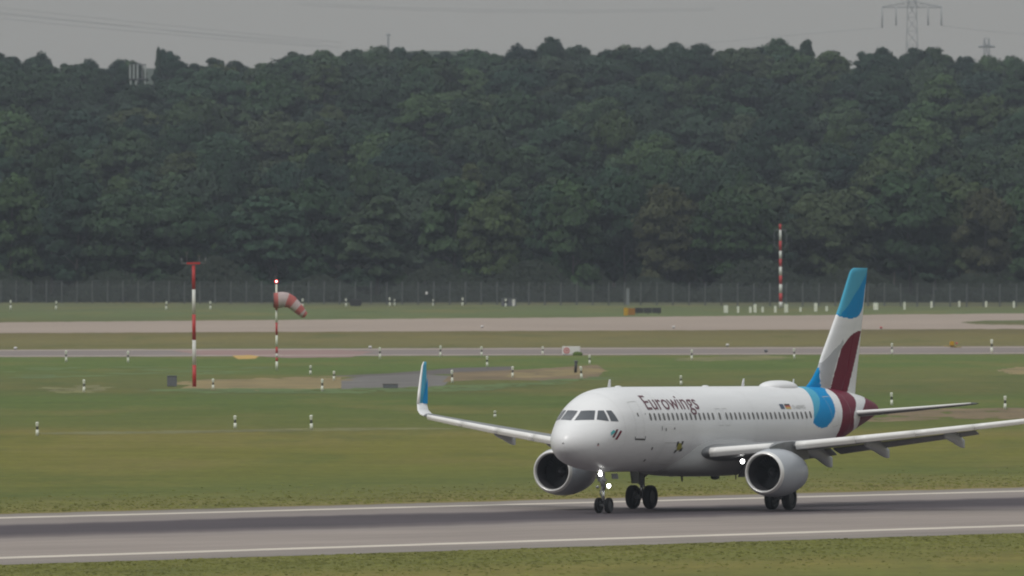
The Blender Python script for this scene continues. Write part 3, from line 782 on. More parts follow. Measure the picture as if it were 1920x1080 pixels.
def fin_piece(name, c0, c1, nc):
    zs = [5.2 + (11.88 - 5.2) * (k / 130) for k in range(131)]; v, f, mi = [], [], []
    cols = 2 * nc
    fr = [c0 + (c1 - c0) * i / nc for i in range(nc + 1)]
    loop = [(q, 1) for q in fr] + [(q, -1) for q in fr[::-1][1:-1]] if c0 == 0 and c1 == 1 else [(q, 1) for q in fr] + [(q, -1) for q in fr[::-1]]
    n = len(loop)
    for z in zs:
        a, b = fle(z), fte(z); c = b - a
        tc = .105 * min(1, (6.2 / max(c, .1)) ** .2) * (.55 + .45 * min(1, (11.95 - z) / .25))
        for q, s in loop:
            yt = 5 * tc * (.2969 * math.sqrt(q) - .126 * q - .3516 * q ** 2 + .2843 * q ** 3 - .1036 * q ** 4) * min(c, 3.6)
            v.append((a + c * q, s * -max(yt, .004), z))
    for i in range(130):
        zm = (zs[i] + zs[i + 1]) / 2
        for k in range(n):
            k2 = (k + 1) % n
            f.append((i * n + k, i * n + k2, (i + 1) * n + k2, (i + 1) * n + k))
            xm = sum(v[j][0] for j in f[-1]) / 4; c = 0
            if inpoly(xm, zm, F_BTOP): c = 2 if inpoly(xm, zm, F_LIGHT) else 1
            elif inpoly(xm, zm, F_BURG): c = 3
            elif inpoly(xm, zm, F_BBASE): c = 1
            elif inpoly(xm, zm, F_GREY): c = 4
            mi.append(c)
    f.append(tuple(130 * n + k for k in range(n))); mi.append(2)
    o = pydata(name, v, f, [M['white'], M['blue'], M['lblue'], M['burg'], M['grey']], None, True, mi)
    bm = bmesh.new(); bm.from_mesh(o.data); bmesh.ops.recalc_face_normals(bm, faces=bm.faces[:]); bm.to_mesh(o.data); bm.free()
    return body(o)
fin_piece('tail_fin', 0, .69, 44)
fin_piece('rudder', .697, 1, 22)
# tailplane
for sg in (-1, 1):
    HS = [(.4, 31.3, 3.5, 4.50), (1.0, 31.7, 3.2, 4.54), (3.6, 33.5, 2.15, 4.78), (5.6, 35.0, 1.4, 4.99), (6.22, 35.6, 1.1, 5.06)]
    rr = []
    for y, xl, c, z in HS:
        r = [(xl + px, sg * y, z - pz) for px, pz in airfoil(c, .10, 12)]
        rr.append(r[::-1] if sg < 0 else r)
    tp = body(loft('tailplane', rr, M['wing']))
    loft('tailplane_leading_edge', [[(xl - .03 + .10 * c * (.5 - .5 * math.cos(a)), sg * y, z + .035 * c * math.sin(a)) for a in np.linspace(0, 2 * PI, 12, endpoint=False)] for y, xl, c, z in HS], M['slat'], tp)
bm = bmesh.new(); add_tube(bm, (37.45, 0, AX + .99), (37.66, 0, AX + 1.0), .13, .1, 12); body(from_bm('tail_exhaust', bm, M['dark']))

# undercarriage, standing on the runway
def wheel(name, c, rad, w, parent):
    x, y, z = c; h = w / 2
    o = lathe(name, [(-h * .55, rad * .55), (-h * .8, rad * .62), (-h, rad * .78), (-h * .86, rad * .93), (-h * .5, rad), (h * .5, rad), (h * .86, rad * .93), (h, rad * .78), (h * .8, rad * .62), (h * .55, rad * .55)], M['rubber'], parent, 'y', 40, c)
    lathe('rim', [(-h * .45, .01), (-h * .5, rad * .2), (-h * .35, rad * .3), (-h * .62, rad * .55), (h * .62, rad * .55), (h * .35, rad * .3), (h * .5, rad * .2), (h * .45, .01)], M['rim'], o, 'y', 28, c)
    return o
ng = empty('nose_gear'); ng.parent = air
tube('strut', (5.02, 0, 1.15), (4.9, 0, 2.05), .115, M['strut'], ng)
tube('oleo', (5.07, 0, .42), (5.0, 0, 1.25), .062, M['chrome'], ng)
tube('axle', (5.07, -.30, .38), (5.07, .30, .38), .06, M['strut'], ng)
tube('drag_strut', (4.98, 0, 1.3), (4.2, 0, 2.0), .05, M['strut'], ng)
tube('steering_actuator', (4.88, -.22, 1.62), (4.88, .22, 1.62), .07, M['strut'], ng)
bm = bmesh.new(); add_tube(bm, (4.9, 0, 1.30), (4.66, 0, 1.0), .035, n=8); add_tube(bm, (4.66, 0, 1.0), (4.98, 0, .62), .035, n=8); from_bm('torque_link', bm, M['strut'], ng)
for sg in (-1, 1):
    wheel('wheel', (5.07, sg * .27, .38), .38, .22, ng)
    bm = bmesh.new(); add_box(bm, (5.5, sg * .40, 1.80), (.7, .03, .26), Matrix.Rotation(sg * R(12), 3, 'X')); from_bm('gear_door', bm, M['wing'], ng)
for y, z in ((.06, 1.91), (-.40, 1.34)):
    l_ = tube('landing_lamp', (4.80, y, z), (4.98, y, z + .01), .13, M['dark'], ng, .08)
    bm = bmesh.new(); add_ball(bm, (4.79, y, z), (.03, .10, .10), 8); from_bm('lamp_lens', bm, M['lampglow'], l_)
    bm = bmesh.new(); add_tube(bm, (4.95, y, z), (5.02, 0, z + .02), .025, n=6); from_bm('lamp_bracket', bm, M['strut'], l_)
tube('taxi_lamp', (4.72, .2, 1.28), (4.84, .2, 1.28), .07, M['chrome'], ng)
for sg in (-1, 1):
    mg = empty('main_gear'); mg.parent = air; Y = sg * 3.795
    tube('strut', (17.71, Y, 1.2), (17.55, Y - sg * .12, 3.05), .16, M['strut'], mg)
    tube('oleo', (17.71, Y, .6), (17.71, Y, 1.3), .095, M['chrome'], mg)
    tube('axle', (17.71, Y - .5, .585), (17.71, Y + .5, .585), .09, M['strut'], mg)
    tube('side_stay', (17.71, Y - sg * .05, 1.55), (17.6, Y - sg * 1.4, 2.5), .075, M['strut'], mg)
    bm = bmesh.new(); add_tube(bm, (17.85, Y, 1.25), (18.2, Y, .98), .05, n=8); add_tube(bm, (18.2, Y, .98), (17.8, Y, .66), .05, n=8); from_bm('torque_link', bm, M['strut'], mg)
    bm = bmesh.new()
    q = [(17.25, Y + sg * .30, 1.25), (18.05, Y + sg * .30, 1.25), (18.15, Y + sg * .42, 2.95), (16.95, Y + sg * .42, 2.95)]
    vs = [bm.verts.new(p) for p in q] + [bm.verts.new((p[0], p[1] + sg * .04, p[2])) for p in q]
    for idx in ((0, 1, 2, 3), (7, 6, 5, 4), (0, 4, 5, 1), (1, 5, 6, 2), (2, 6, 7, 3), (3, 7, 4, 0)): bm.faces.new([vs[i] for i in idx])
    from_bm('gear_leg_door', bm, M['wing'], mg)
    bm = bmesh.new(); add_box(bm, (17.6, Y - sg * 1.75, 1.95), (1.5, .04, .75), Matrix.Rotation(sg * R(-28), 3, 'X')); from_bm('gear_bay_door', bm, M['wing'], mg)
    for s2 in (-1, 1): wheel('wheel', (17.71, Y + s2 * .465, .585), .585, .42, mg)

# ------------------------------------------------------------------ masts, windsock, boxes, signs
def px_at(u, v): g = ground(u, v); return g, F_PX / g.y     # base point and photo pixels per metre there
def banded(root, h, r, bands, rt=None):
    """bands: colour keys from the bottom up, with the height fraction at which each ends"""
    z0 = 0.0; rt = rt or r
    for key, fr in bands:
        z1 = h * fr; ra = r + (rt - r) * z0 / h; rb = r + (rt - r) * z1 / h
        tube('mast_section', (0, 0, z0), (0, 0, z1), ra, M[key], root, rb, 14); z0 = z1
g, s = px_at(364.5, 725)
wm = empty('weather_mast', g, 0, label='tall red and white banded wind measuring mast with a crossbar on top', cat='mast')
wm.rotation_euler = (0, R(-.4), 0)
hh = 231 / s
banded(wm, hh, .17, [('red', .175), ('mwhite', .378), ('red', .587), ('mwhite', .79), ('red', .985)], .14)
tube('crossbar', (-23 / s, 0, hh), (23 / s, 0, hh), .065, M['steel'], wm)
box('sensor_platform', (0, 0, hh + .02), (1.15, .35, .16), M['red'], wm)
for x in (-22.5 / s, 22.5 / s): tube('bracket', (x, 0, hh), (x, 0, hh + 10.5 / s), .055, M['steel'], wm)
for x, t_ in ((-12.5 / s, 22 / s), (11 / s, 16 / s)):
    tube('sensor_rod', (x, 0, hh), (x, 0, hh + t_ - .2), .03, M['steel'], wm)
    bm = bmesh.new(); add_tube(bm, (x, 0, hh + t_ - .28), (x, 0, hh + t_), .06, .17, 10); add_tube(bm, (x - .15, 0, hh + t_ - .05), (x + .15, 0, hh + t_ - .05), .05, n=8)
    from_bm('anemometer', bm, M['concretepost'], wm)
g, s = px_at(322.5, 725)
cb = empty('equipment_box', g, 0, label='small grey equipment box on the grass beside the wind mast', cat='equipment box')
box('housing', (0, 0, .45), (18 / s, .6, .85), M['cabinet'], cb, bev=.03); box('lid', (0, 0, .91), (19.5 / s, .66, .06), M['steel'], cb)
# windsock
g, s = px_at(519, 694)
wk = empty('windsock_mast', g, 0, label='slim red and white mast carrying a windsock and red lamp', cat='mast')
wk.rotation_euler = (0, R(-.3), 0); hh = 164 / s
banded(wk, hh, .115, [('postwhite', .10), ('red', .145), ('mwhite', .19), ('red', .265), ('postwhite', .40), ('red', .545), ('postwhite', .685), ('red', .74), ('postwhite', .985)], .09)
lp = tube('lamp_base', (0, 0, hh * .985), (0, 0, hh + .02), .13, M['dark'], wk)
bm = bmesh.new(); add_ball(bm, (0, 0, hh + .12), (.13, .13, .14), 8); from_bm('lamp_globe', bm, M['redlamp'], wk)
bm = bmesh.new(); add_ball(bm, (0, -.10, hh + .13), (.05, .05, .05), 6); from_bm('lamp_core', bm, M['lampglow'], wk)
gx = g
ctr = [(-6, 562), (3, 562.5), (14, 562), (25, 566), (34, 573), (43, 581), (50, 588), (55, 591)]
rad = [13.5, 15, 14.5, 12.5, 11, 9.5, 7.5, 5.5]
sockroot = empty('windsock', (g.x, g.y - .2, g.z), 0, label='drooping red and white striped windsock streaming from its mast', cat='windsock')
def sock_pt(t):
    i = min(int(t), len(ctr) - 2); fr = t - i
    c0 = np.array(ctr[i]); c1 = np.array(ctr[i + 1]); p = c0 * (1 - fr) + c1 * fr
    return Vector(((p[0]) / s, 0, (694 - p[1]) / s)), (rad[i] * (1 - fr) + rad[i + 1] * fr) / s, Vector((c1[0] - c0[0], 0, -(c1[1] - c0[1]))).normalized()
cuts = [0, 1.0, 2.45, 3.6, 4.6, 5.6, 6.2, 7.0]
for b in range(len(cuts) - 1):
    rr = []
    for k in range(6):
        t = cuts[b] + (cuts[b + 1] - cuts[b]) * k / 5; c, r_, d = sock_pt(min(t, 6.999))
        up = Vector((-d.z, 0, d.x)); yy = Vector((0, 1, 0))
        rr.append([c + up * r_ * math.sin(a) * (1 + .08 * math.sin(3 * a + t)) + yy * r_ * .9 * math.cos(a) for a in np.linspace(0, 2 * PI, 20, endpoint=False)])
    loft('cloth_band', rr, M['sockred'] if b % 2 == 0 else M['sockwhite'], sockroot, closed_ends=False)
bm = bmesh.new()
for k in range(20):
    a0, a1 = 2 * PI * k / 20, 2 * PI * (k + 1) / 20; c, r_, d = sock_pt(0)
    add_tube(bm, c + Vector((0, r_ * math.cos(a0), r_ * math.sin(a0))), c + Vector((0, r_ * math.cos(a1), r_ * math.sin(a1))), .04, n=6)
from_bm('mouth_ring', bm, M['steel'], sockroot)
# localiser-style antenna mast on the far side
g, s = px_at(1464, 577); hh = 157 / s
am = empty('antenna_mast', g, 0, label='tall slender red and white mast with wire loops, in front of the far trees', cat='mast'); am.rotation_euler = (0, R(-.4), 0)
banded(am, hh, .27, [('mwhite', .07), ('red', .175), ('mwhite', .28), ('red', .385), ('mwhite', .49), ('red', .585), ('mwhite', .68), ('red', .80), ('mwhite', .93), ('red', 1)], .17)
for sg in (-1, 1):
    bm = bmesh.new()
    for k in range(10):
        a0, a1 = PI * k / 10, PI * (k + 1) / 10
        P = lambda a: Vector((sg * 12 / s * math.sin(a) ** .35, 0, hh * .82 + 17 / s * math.cos(a)))
        add_tube(bm, P(a0), P(a1), .055, n=6)
    from_bm('wire_loop', bm, M['concretepost'], am)
box('crossarm', (0, 0, hh * .93), (24 / s, .1, .1), M['steel'], am)

# boards and cabinets
g, s = px_at(1071, 666.5)
sb = empty('sign_board', g, 0, label='long white sign board with a red ring at the taxiway edge', cat='sign')
box('board', (0, 0, .52), (34 / s, .18, .86), M['signwhite'], sb, bev=.04)
for x in (-.7, .7): box('foot', (x, 0, .045), (.15, .3, .09), M['steel'], sb)
lathe('ring', [(-.0, .20), (-.02, .21), (-.02, .31), (0, .32)], M['pinkred'], sb, 'y', 32, (-8.5 / s, -.095, .50))
box('inner_bar', (-8.5 / s, -.10, .50), (.22, .01, .22), M['pinkred'], sb)
bm = bmesh.new(); add_ball(bm, (12 / s, -.3, .12), (.55, .25, .30), 7); from_bm('weed', bm, greens, sb)
g, s = px_at(1180, 592.5)
yb = empty('yellow_sign', g, 0, label='squat yellow and orange taxiway sign box beyond the far taxiway', cat='sign')
box('face', (-6.5 / s, 0, .62), (8 / s, .5, 14.5 / s), M['yellow'], yb, bev=.03)
box('housing', (4.3 / s, 0, .62), (13 / s, .5, 13 / s), mat('sign_orange', alb(142, 98, 34)[:3], .6), yb, bev=.03)
g, s = px_at(1215, 590)
db = empty('dark_sign', g, 0, label='long low dark grey sign board next to the yellow sign box', cat='sign')
for k, (a, b) in enumerate(((-25, -9), (-8.2, 7), (7.8, 24.5))): box('panel', ((a + b) / 2 / s, 0, .62), ((b - a) / s, .3, 10 / s), M['dark'], db, bev=.02)
for x in (-20, 0, 20): box('foot', (x / s, 0, .12), (.12, .12, .24), M['steel'], db)
g, s = px_at(667, 574)
c1 = empty('dark_cabinet', g, 0, label='squat dark grey cabinet on the grass by the perimeter fence', cat='cabinet')
box('housing', (0, 0, .55), (22 / s, .8, 1.05), M['dark'], c1, bev=.15); box('roof', (0, 0, 1.1), (18 / s, .7, .06), M['cabinet'], c1)
g, s = px_at(954, 574)
c2 = empty('equipment_shed', g, 0, label='pale grey equipment shed with a white framed end by the fence', cat='shed')
box('wall', (0, 0, .6), (28 / s, 1.2, 1.2), M['cabinet'], c2); box('roof', (0, 0, 1.24), (30 / s, 1.4, .10), M['concretepost'], c2)
box('door', (9 / s, -.62, .55), (5 / s, .05, 1.05), M['mwhite'], c2); box('window', (-5 / s, -.62, .7), (8 / s, .05, .5), M['dark'], c2)
g, s = px_at(732, 728)
hb = empty('manhole_box', g, 0, label='low dark concrete box on the edge of the pale apron patch', cat='box')
box('housing', (0, 0, .17), (28 / s, .8, .34), M['cabinet'], hb, bev=.03); box('lid', (0, 0, .36), (30 / s, .86, .05), M['concrete'], hb)
g, s = px_at(1079, 699)
st = empty('dark_stump', g, 0, label='dark stubby post among brown weeds below the white sign board', cat='post')
tube('post', (0, 0, 0), (.05, 0, 21 / s), .13, M['dark'], st); tube('cap', (.05, 0, 20 / s), (.06, 0, 23 / s), .18, M['cabinet'], st)
g, s = px_at(1177, 572)
wp = empty('tall_white_post', g, 0, label='thick pale post as tall as the perimeter fence above the yellow sign', cat='post')
box('post', (0, 0, 15.5 / s), (6 / s, .4, 31 / s), mat('pale_post', (.20, .22, .22), .8), wp); box('cap', (0, 0, 31.4 / s), (6.8 / s, .5, .1), M['steel'], wp)
g, s = px_at(1787, 652)
yw = empty('yellow_windlight', g, 0, label='small yellow light unit with a lamp on leaning legs beside the taxiway', cat='light unit')
box('housing', (-2 / s, 0, 8 / s), (9 / s, .4, 8 / s), M['yellow'], yw, bev=.05)
bm = bmesh.new(); add_ball(bm, (7 / s, 0, 8.5 / s), (.13, .13, .13), 6); from_bm('lamp', bm, M['pinkred'], yw)
bm = bmesh.new(); add_tube(bm, (-18 / s, 0, 3.5 / s), (8 / s, 0, -.0 / s + .03), .05, n=6); add_tube(bm, (-6 / s, 0, 4 / s), (16 / s, 0, .04), .05, n=6); add_tube(bm, (-3 / s, 0, 0), (-2 / s, 0, 5 / s), .05, n=6)
from_bm('leg', bm, mat('leg_straw', alb(150, 134, 84)[:3], .8), yw)

# marker posts
def make_marker(h, w=.17):
    r = empty('marker_post')
    a = h * .44; b = h * .68
    tube('lower_section', (0, 0, 0), (0, 0, a), w * .62, M['postwhite'], r, w * .5, 10)
    tube('dark_band', (0, 0, a), (0, 0, b), w * .40, M['postblack'], r, w * .40, 10)
    bm = bmesh.new(); add_tube(bm, (0, 0, b), (0, 0, h * .93), w * .45, w * .62, 10); add_tube(bm, (0, 0, h * .93), (0, 0, h), w * .62, w * .3, 10)
    from_bm('head', bm, M['postwhite'], r, False)
    return r
NEAR = [
 (70, 817, 26, 'white marker post with black band on the dry track, nearest the photo\'s left edge'),
 (441, 804, 24, 'marker post with black band on the dry track below the pale grass strip'),
 (584, 806, 28, 'tallest banded marker post on the dry track, left of the upturned wingtip'),
 (928, 782, 12, 'marker post whose head alone shows above the far wing'),
 (157.5, 735.5, 24, 'banded marker post on the dry verge left of the wind mast'),
 (399.5, 730.5, 21, 'banded marker post right beside the foot of the wind mast'),
 (604, 733.5, 23, 'banded marker post at the left end of the concrete patch'),
 (582, 702, 17, 'small banded marker post on green grass right of the windsock mast foot'),
 (626, 713, 16, 'small banded marker post behind the left corner of the concrete patch'),
 (848, 718.5, 25, 'banded marker post right of the concrete patch, near the raised wingtip'),
 (961, 708, 22, 'banded marker post at the left end of the brown bare soil'),
 (1090.5, 711, 25, 'leaning banded marker post in the brown soil by the dark stump'),
 (1105.5, 683, 17, 'small banded marker post behind the brown soil, right of the sign board'),
 (913.5, 688, 21, 'banded marker post on green grass just before the middle taxiway'),
 (1277, 722, 18, 'banded marker post showing just above the aircraft roof'),
 (1672, 760.5, 25, 'banded marker post right behind the aircraft tail cone'),
 (1884.5, 767.5, 24, 'banded marker post on the bare soil bank by the right edge'),
]
MID = [
 (124, 679, 22, 'banded marker post at the middle taxiway, first from the left edge'),
 (240, 680, 23, 'banded marker post at the middle taxiway, second from the left edge'),
 (712.5, 672.5, 23, 'banded marker post at the middle taxiway right of the pink paving'),
 (825.5, 669, 22, 'wide-footed marker post at the middle taxiway above the raised wingtip'),
 (903, 668, 18, 'banded marker post at the middle taxiway, right of the wide-footed one'),
 (1017.5, 664.5, 15, 'banded marker post just left of the white sign board'),
 (1297, 675, 21, 'banded marker post beside the straw verge above the aircraft roof'),
 (1489.5, 672.5, 20, 'banded marker post at the middle taxiway left of the tail fin'),
 (1672.7, 664, 22, 'banded marker post at the middle taxiway right of the tail fin'),
 (1859.5, 662, 26, 'large banded marker post at the middle taxiway by the right edge'),
]
FAR = [
 (20, 580.5, 18, 'slim pale marker by the fence, first from the left edge'),
 (105, 580.5, 16, 'slim pale marker by the fence, second from the left edge'),
 (311.6, 581, 16, 'banded marker by the fence, left of the wind mast'),
 (394.7, 580.5, 16, 'banded marker by the fence, just right of the wind mast'),
 (567, 577, 17, 'banded marker by the fence behind the tip of the windsock'),
 (649, 575, 16, 'banded marker by the fence left of the squat dark cabinet'),
 (731, 574.5, 17, 'taller banded marker of the close pair by the fence'),
 (740, 573, 13, 'shorter plain marker of the close pair by the fence'),
 (812, 573.5, 13, 'banded marker by the fence between the close pair and the grey shed'),
 (867, 573.5, 15, 'banded marker by the fence, next left of the grey shed'),
 (948, 575.5, 15, 'banded marker standing in front of the grey shed'),
]
protos = {}
for lst, grp in ((NEAR, 'banded marker posts in the near grass'), (MID, 'banded marker posts along the middle taxiway'), (FAR, 'banded markers along the perimeter fence')):
    for (u, vv, h, lab) in lst:
        g, s = px_at(u, vv); hm = max(h / s, .45); key = round(hm, 1)
        if key not in protos:
            r = protos[key] = make_marker(hm, .19 if grp[-5:] == 'grass' else .24)
        else: r = copy_tree(protos[key])
        r.location = g; r.rotation_euler = (R(random.uniform(-2, 2)), R(random.uniform(-2, 2)) + (R(4) if 'leaning' in lab else 0), random.uniform(0, 6))
        tag(r, lab, 'marker post', grp)
# plain white stakes near the antenna mast
STK = [(1361, 586.5, 15, 8, 'wide pale box-like stake, leftmost before the antenna mast'), (1384, 586.5, 13, 4, 'slim pale stake next right of the wide one'),
       (1407, 586.5, 12, 4.5, 'pale stake left of the tallest stake pair'), (1415.8, 586, 17, 5.5, 'tallest pale stake left of the antenna mast'), (1430, 585.5, 11, 4.5, 'short pale stake between the tallest stake and antenna mast'),
       (1453.7, 586, 13, 4.5, 'pale stake directly left of the antenna mast foot'), (1474, 586, 17, 7, 'stout pale stake directly right of the antenna mast foot'),
       (1501, 584.5, 9, 4, 'smallest pale stake right of the antenna mast'), (1529.5, 584, 17, 6, 'knobbed tall stake midway between antenna mast and tail fin'),
       (1550, 583.5, 10, 4.5, 'short pale stake nearest the tail fin on its left side'), (1642, 581, 14, 9, 'wide pale twin stake just right of the tail fin'),
       (1696, 580.5, 15, 4, 'slim pale stake, first right of the wide twin stake'), (1746.6, 577, 13, 4, 'slim pale stake, second right of the wide twin stake'),
       (1798.7, 575.5, 12, 4, 'slim pale stake, third right of the wide twin stake'), (1849, 576, 12, 4, 'slim pale stake, fourth right of the wide twin stake'), (1901, 577, 13, 4, 'slim pale stake by the photo\'s right edge')]
for (u, vv, h, w, lab) in STK:
    g, s = px_at(u, vv); r = empty('white_stake', g, random.uniform(-.2, .2), label=lab, cat='stake', group='pale stakes beyond the far taxiway')
    box('stake', (0, 0, h / s * .45), (w / s, .2, h / s * .9), M['postwhite'], r, bev=.02)
    box('cap', (0, 0, h / s * .95), (w / s * .7, .16, h / s * .1), M['cream'], r)
# small edge lights
LT = [(29, 656, 'small white edge light on the middle taxiway near the left edge'), (694, 654, 'small white edge light just left of a banded marker on the middle taxiway'),
      (1364, 650, 'small white edge light on the middle taxiway above the aircraft titles'), (904, 615, 'small white edge light on the far taxiway, behind the raised wingtip'),
      (1263, 616, 'small white edge light on the far taxiway below the dark sign'), (1652, 617, 'small reddish edge light on the far taxiway right of the tail fin'),
      (1436, 661, 'small brown edge light on the middle taxiway left of the tail')]
for (u, vv, lab) in LT:
    g, s = px_at(u, vv); r = empty('edge_light', g, 0, label=lab, cat='edge light', group='edge lights of the taxiways')
    tube('stem', (0, 0, 0), (0, 0, .12), .13, M['steel'], r)
    bm = bmesh.new(); add_ball(bm, (0, 0, .20), (.20, .20, .13), 6); from_bm('dome', bm, M['pinkred'] if 'reddish' in lab else (M['cabinet'] if 'brown' in lab else M['signwhite']), r)

# ------------------------------------------------------------------ perimeter fence: posts and wire panels
A = ground(-140, 567.5); B = ground(2060, 576.5)
L = (B - A).length; sp = 3.22; nf = int(L / sp); dv = (B - A).normalized(); ang = math.atan2(dv.y, dv.x)
fence = empty('perimeter_fence', A, ang, label='tall wire mesh perimeter fence on concrete posts before the forest', cat='fence')
bm = bmesh.new(); add_box(bm, (0, 0, 1.7), (.16, .16, 3.4)); add_box(bm, (.04, 0, 3.52), (.12, .12, .34), Matrix.Rotation(R(14), 3, 'Y'))
fpost = from_bm('post', bm, M['concretepost'], fence)
bm = bmesh.new()
for k in range(1, 54): add_tube(bm, (k * sp / 54, 0, .05), (k * sp / 54, 0, 3.1), .006, n=3, caps=False)
for k in range(22): add_tube(bm, (.09, 0, .08 + k * .144), (sp - .09, 0, .08 + k * .144), .006, n=3, caps=False)
for z in (3.25, 3.42, 3.6): add_tube(bm, (.0, 0, z), (sp, 0, z), .008, n=3, caps=False)
fpan = from_bm('wire_panel', bm, M['steel'], fence)
for k in range(nf):
    for q in (fpost, fpan):
        o = q if k == 0 else q.copy()
        if k: COL.objects.link(o); o.parent = fence
        o.location = (k * sp, 0, random.uniform(-.05, .05) if q is fpost else 0)
        if q is fpost: o.rotation_euler = (0, R(random.uniform(-.8, .8)), 0)
g = at_depth(800, 549, 2800)
wd = empty('fence_plate', (g.x, A.y + (B.y - A.y) * (g.x - A.x) / (B.x - A.x) - .12, g.z), ang, label='tiny white plate fixed to the wire fence above the grass', cat='plate')
box('plate', (0, 0, 0), (.42, .03, .42), M['signwhite'], wd); box('bracket', (0, .06, 0), (.1, .08, .1), M['steel'], wd)

# ------------------------------------------------------------------ forest
def leaf_material():
    m, n, l, p = nt('forest_foliage')
    p.inputs['Roughness'].default_value = .85; p.inputs['Specular IOR Level'].default_value = .15
    oi = n.new('ShaderNodeObjectInfo')
    at = n.new('ShaderNodeAttribute'); at.attribute_name = 'shade'
    cr = n.new('ShaderNodeValToRGB'); e = cr.color_ramp.elements
    cols = [(0, (.016, .034, .022)), (.3, (.023, .045, .025)), (.55, (.030, .054, .028)), (.75, (.036, .061, .029)), (.9, (.028, .047, .032)), (1, (.045, .063, .031))]
    while len(e) > 1: e.remove(e[-1])
    for i, (ps, c) in enumerate(cols):
        el = e[0] if i == 0 else e.new(ps); el.position = ps; el.color = (*c, 1)
    l.new(oi.outputs['Random'], cr.inputs[0])
    mx = n.new('ShaderNodeMix'); mx.data_type = 'RGBA'; mx.blend_type = 'MULTIPLY'; mx.inputs[0].default_value = 1
    l.new(cr.outputs[0], mx.inputs[6]); l.new(at.outputs['Color'], mx.inputs[7])
    m2 = n.new('ShaderNodeMix'); m2.data_type = 'RGBA'; m2.blend_type = 'MULTIPLY'; m2.inputs[0].default_value = 1
    l.new(mx.outputs[2], m2.inputs[6]); l.new(oi.outputs['Color'], m2.inputs[7])
    m2.inputs[7].default_value = (1, 1, 1, 1)
    l.new(m2.outputs[2], p.inputs['Base Color'])
    return m
LEAF = leaf_material()
BARK = mat('tree_bark', (.075, .068, .058), .95, var=.3, scale=2)
def make_crown(seed, H=17.0, W=5.4, low=.12, n_lobes=34, n_leaf=6200, pointed=0.0):
    """leaf sprays over unequal lobes set on a domed envelope; heights in metres, origin at the foot"""
    rs = np.random.RandomState(seed); lobes = []
    zc = H * (.50 + low * .35); hz = H - zc
    for k in range(n_lobes):
        top = k < n_lobes * .62
        cz = rs.uniform(.0, .98) if top else -rs.uniform(.05, 1.0)
        a = k * 2.39996 + rs.uniform(-.5, .5); sr = math.sqrt(max(0, 1 - cz * cz)) if top else math.sqrt(1 - .55 * cz * cz)
        sr *= (1 - pointed * max(cz, 0)); r = W * rs.uniform(.20, .40) * (1 - pointed * .4)
        f_ = rs.uniform(.55, .92)
        z = zc + cz * (hz - r * .7) * f_ ** .5 if top else zc + cz * (zc - r * .6 - low * H)
        r = max(r, 1.3)
        lobes.append((np.array([(W - r * .6) * sr * f_ * math.cos(a), (W - r * .6) * sr * f_ * math.sin(a), z]), r * np.array([1, 1, rs.uniform(.72, .98)]), rs.uniform(.80, 1.18)))
    area = np.array([q[1][0] ** 2 for q in lobes]); pr = area / area.sum()
    idx = rs.choice(n_lobes, n_leaf, p=pr)
    dirs = rs.normal(size=(n_leaf, 3)); dirs[:, 2] = np.abs(dirs[:, 2]) * .9 + dirs[:, 2] * .35; dirs /= np.linalg.norm(dirs, axis=1)[:, None]
    C = np.array([q[0] for q in lobes])[idx]; Rr = np.array([q[1] for q in lobes])[idx]; sh = np.array([q[2] for q in lobes])[idx]
    bump = 1 + rs.normal(size=n_leaf) * .13
    Pp = C + dirs * Rr * bump[:, None]
    Pp[:, 2] = np.maximum(Pp[:, 2], .4)
    nrm = dirs + rs.normal(size=(n_leaf, 3)) * .36; nrm /= np.linalg.norm(nrm, axis=1)[:, None]
    t1 = np.cross(nrm, rs.normal(size=(n_leaf, 3))); t1 /= np.linalg.norm(t1, axis=1)[:, None]; t2 = np.cross(nrm, t1)
    sz = rs.uniform(.22, .50, n_leaf)[:, None]; el = rs.uniform(.5, 1.0, n_leaf)[:, None]
    q = np.stack([Pp - t1 * sz, Pp - t2 * sz * el, Pp + t1 * sz, Pp + t2 * sz * el], 1).reshape(-1, 3)
    verts = q; nv = len(verts)
    # inner twig-and-leaf mass so that the crown is not see-through: rough low shells
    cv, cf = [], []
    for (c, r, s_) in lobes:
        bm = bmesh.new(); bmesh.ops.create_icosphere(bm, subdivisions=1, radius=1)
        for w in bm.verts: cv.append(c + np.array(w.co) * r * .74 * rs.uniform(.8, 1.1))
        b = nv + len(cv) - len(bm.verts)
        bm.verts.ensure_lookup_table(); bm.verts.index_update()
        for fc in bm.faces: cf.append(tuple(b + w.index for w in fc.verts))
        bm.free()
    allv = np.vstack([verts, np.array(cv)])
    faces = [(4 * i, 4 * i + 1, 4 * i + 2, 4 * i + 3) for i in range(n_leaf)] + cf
    me = bpy.data.meshes.new('crown'); me.from_pydata(allv.tolist(), [], faces); me.materials.append(LEAF)
    ca = me.color_attributes.new('shade', 'FLOAT_COLOR', 'POINT')
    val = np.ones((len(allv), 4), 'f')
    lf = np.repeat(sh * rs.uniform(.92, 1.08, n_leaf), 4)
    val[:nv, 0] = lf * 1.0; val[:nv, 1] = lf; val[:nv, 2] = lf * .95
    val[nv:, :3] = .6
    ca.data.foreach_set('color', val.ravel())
    me.update(); return me
def make_trunk(seed, H=17.0):
    rs = random.Random(seed); bm = bmesh.new()
    p = Vector((0, 0, -.3)); r = .27
    for k in range(5):
        q = p + Vector((rs.uniform(-.25, .25), rs.uniform(-.25, .25), H * .15)); add_tube(bm, p, q, r, r * .8, 8, caps=False); r *= .8
        if k > 0:
            for _ in range(2):
                a = rs.uniform(0, 6.28); add_tube(bm, q, q + Vector((math.cos(a) * 2.4, math.sin(a) * 2.4, 1.9)), r * .55, r * .15, 6, caps=False)
        p = q
    me = bpy.data.meshes.new('trunk'); bm.to_mesh(me); bm.free(); me.materials.append(BARK); return me
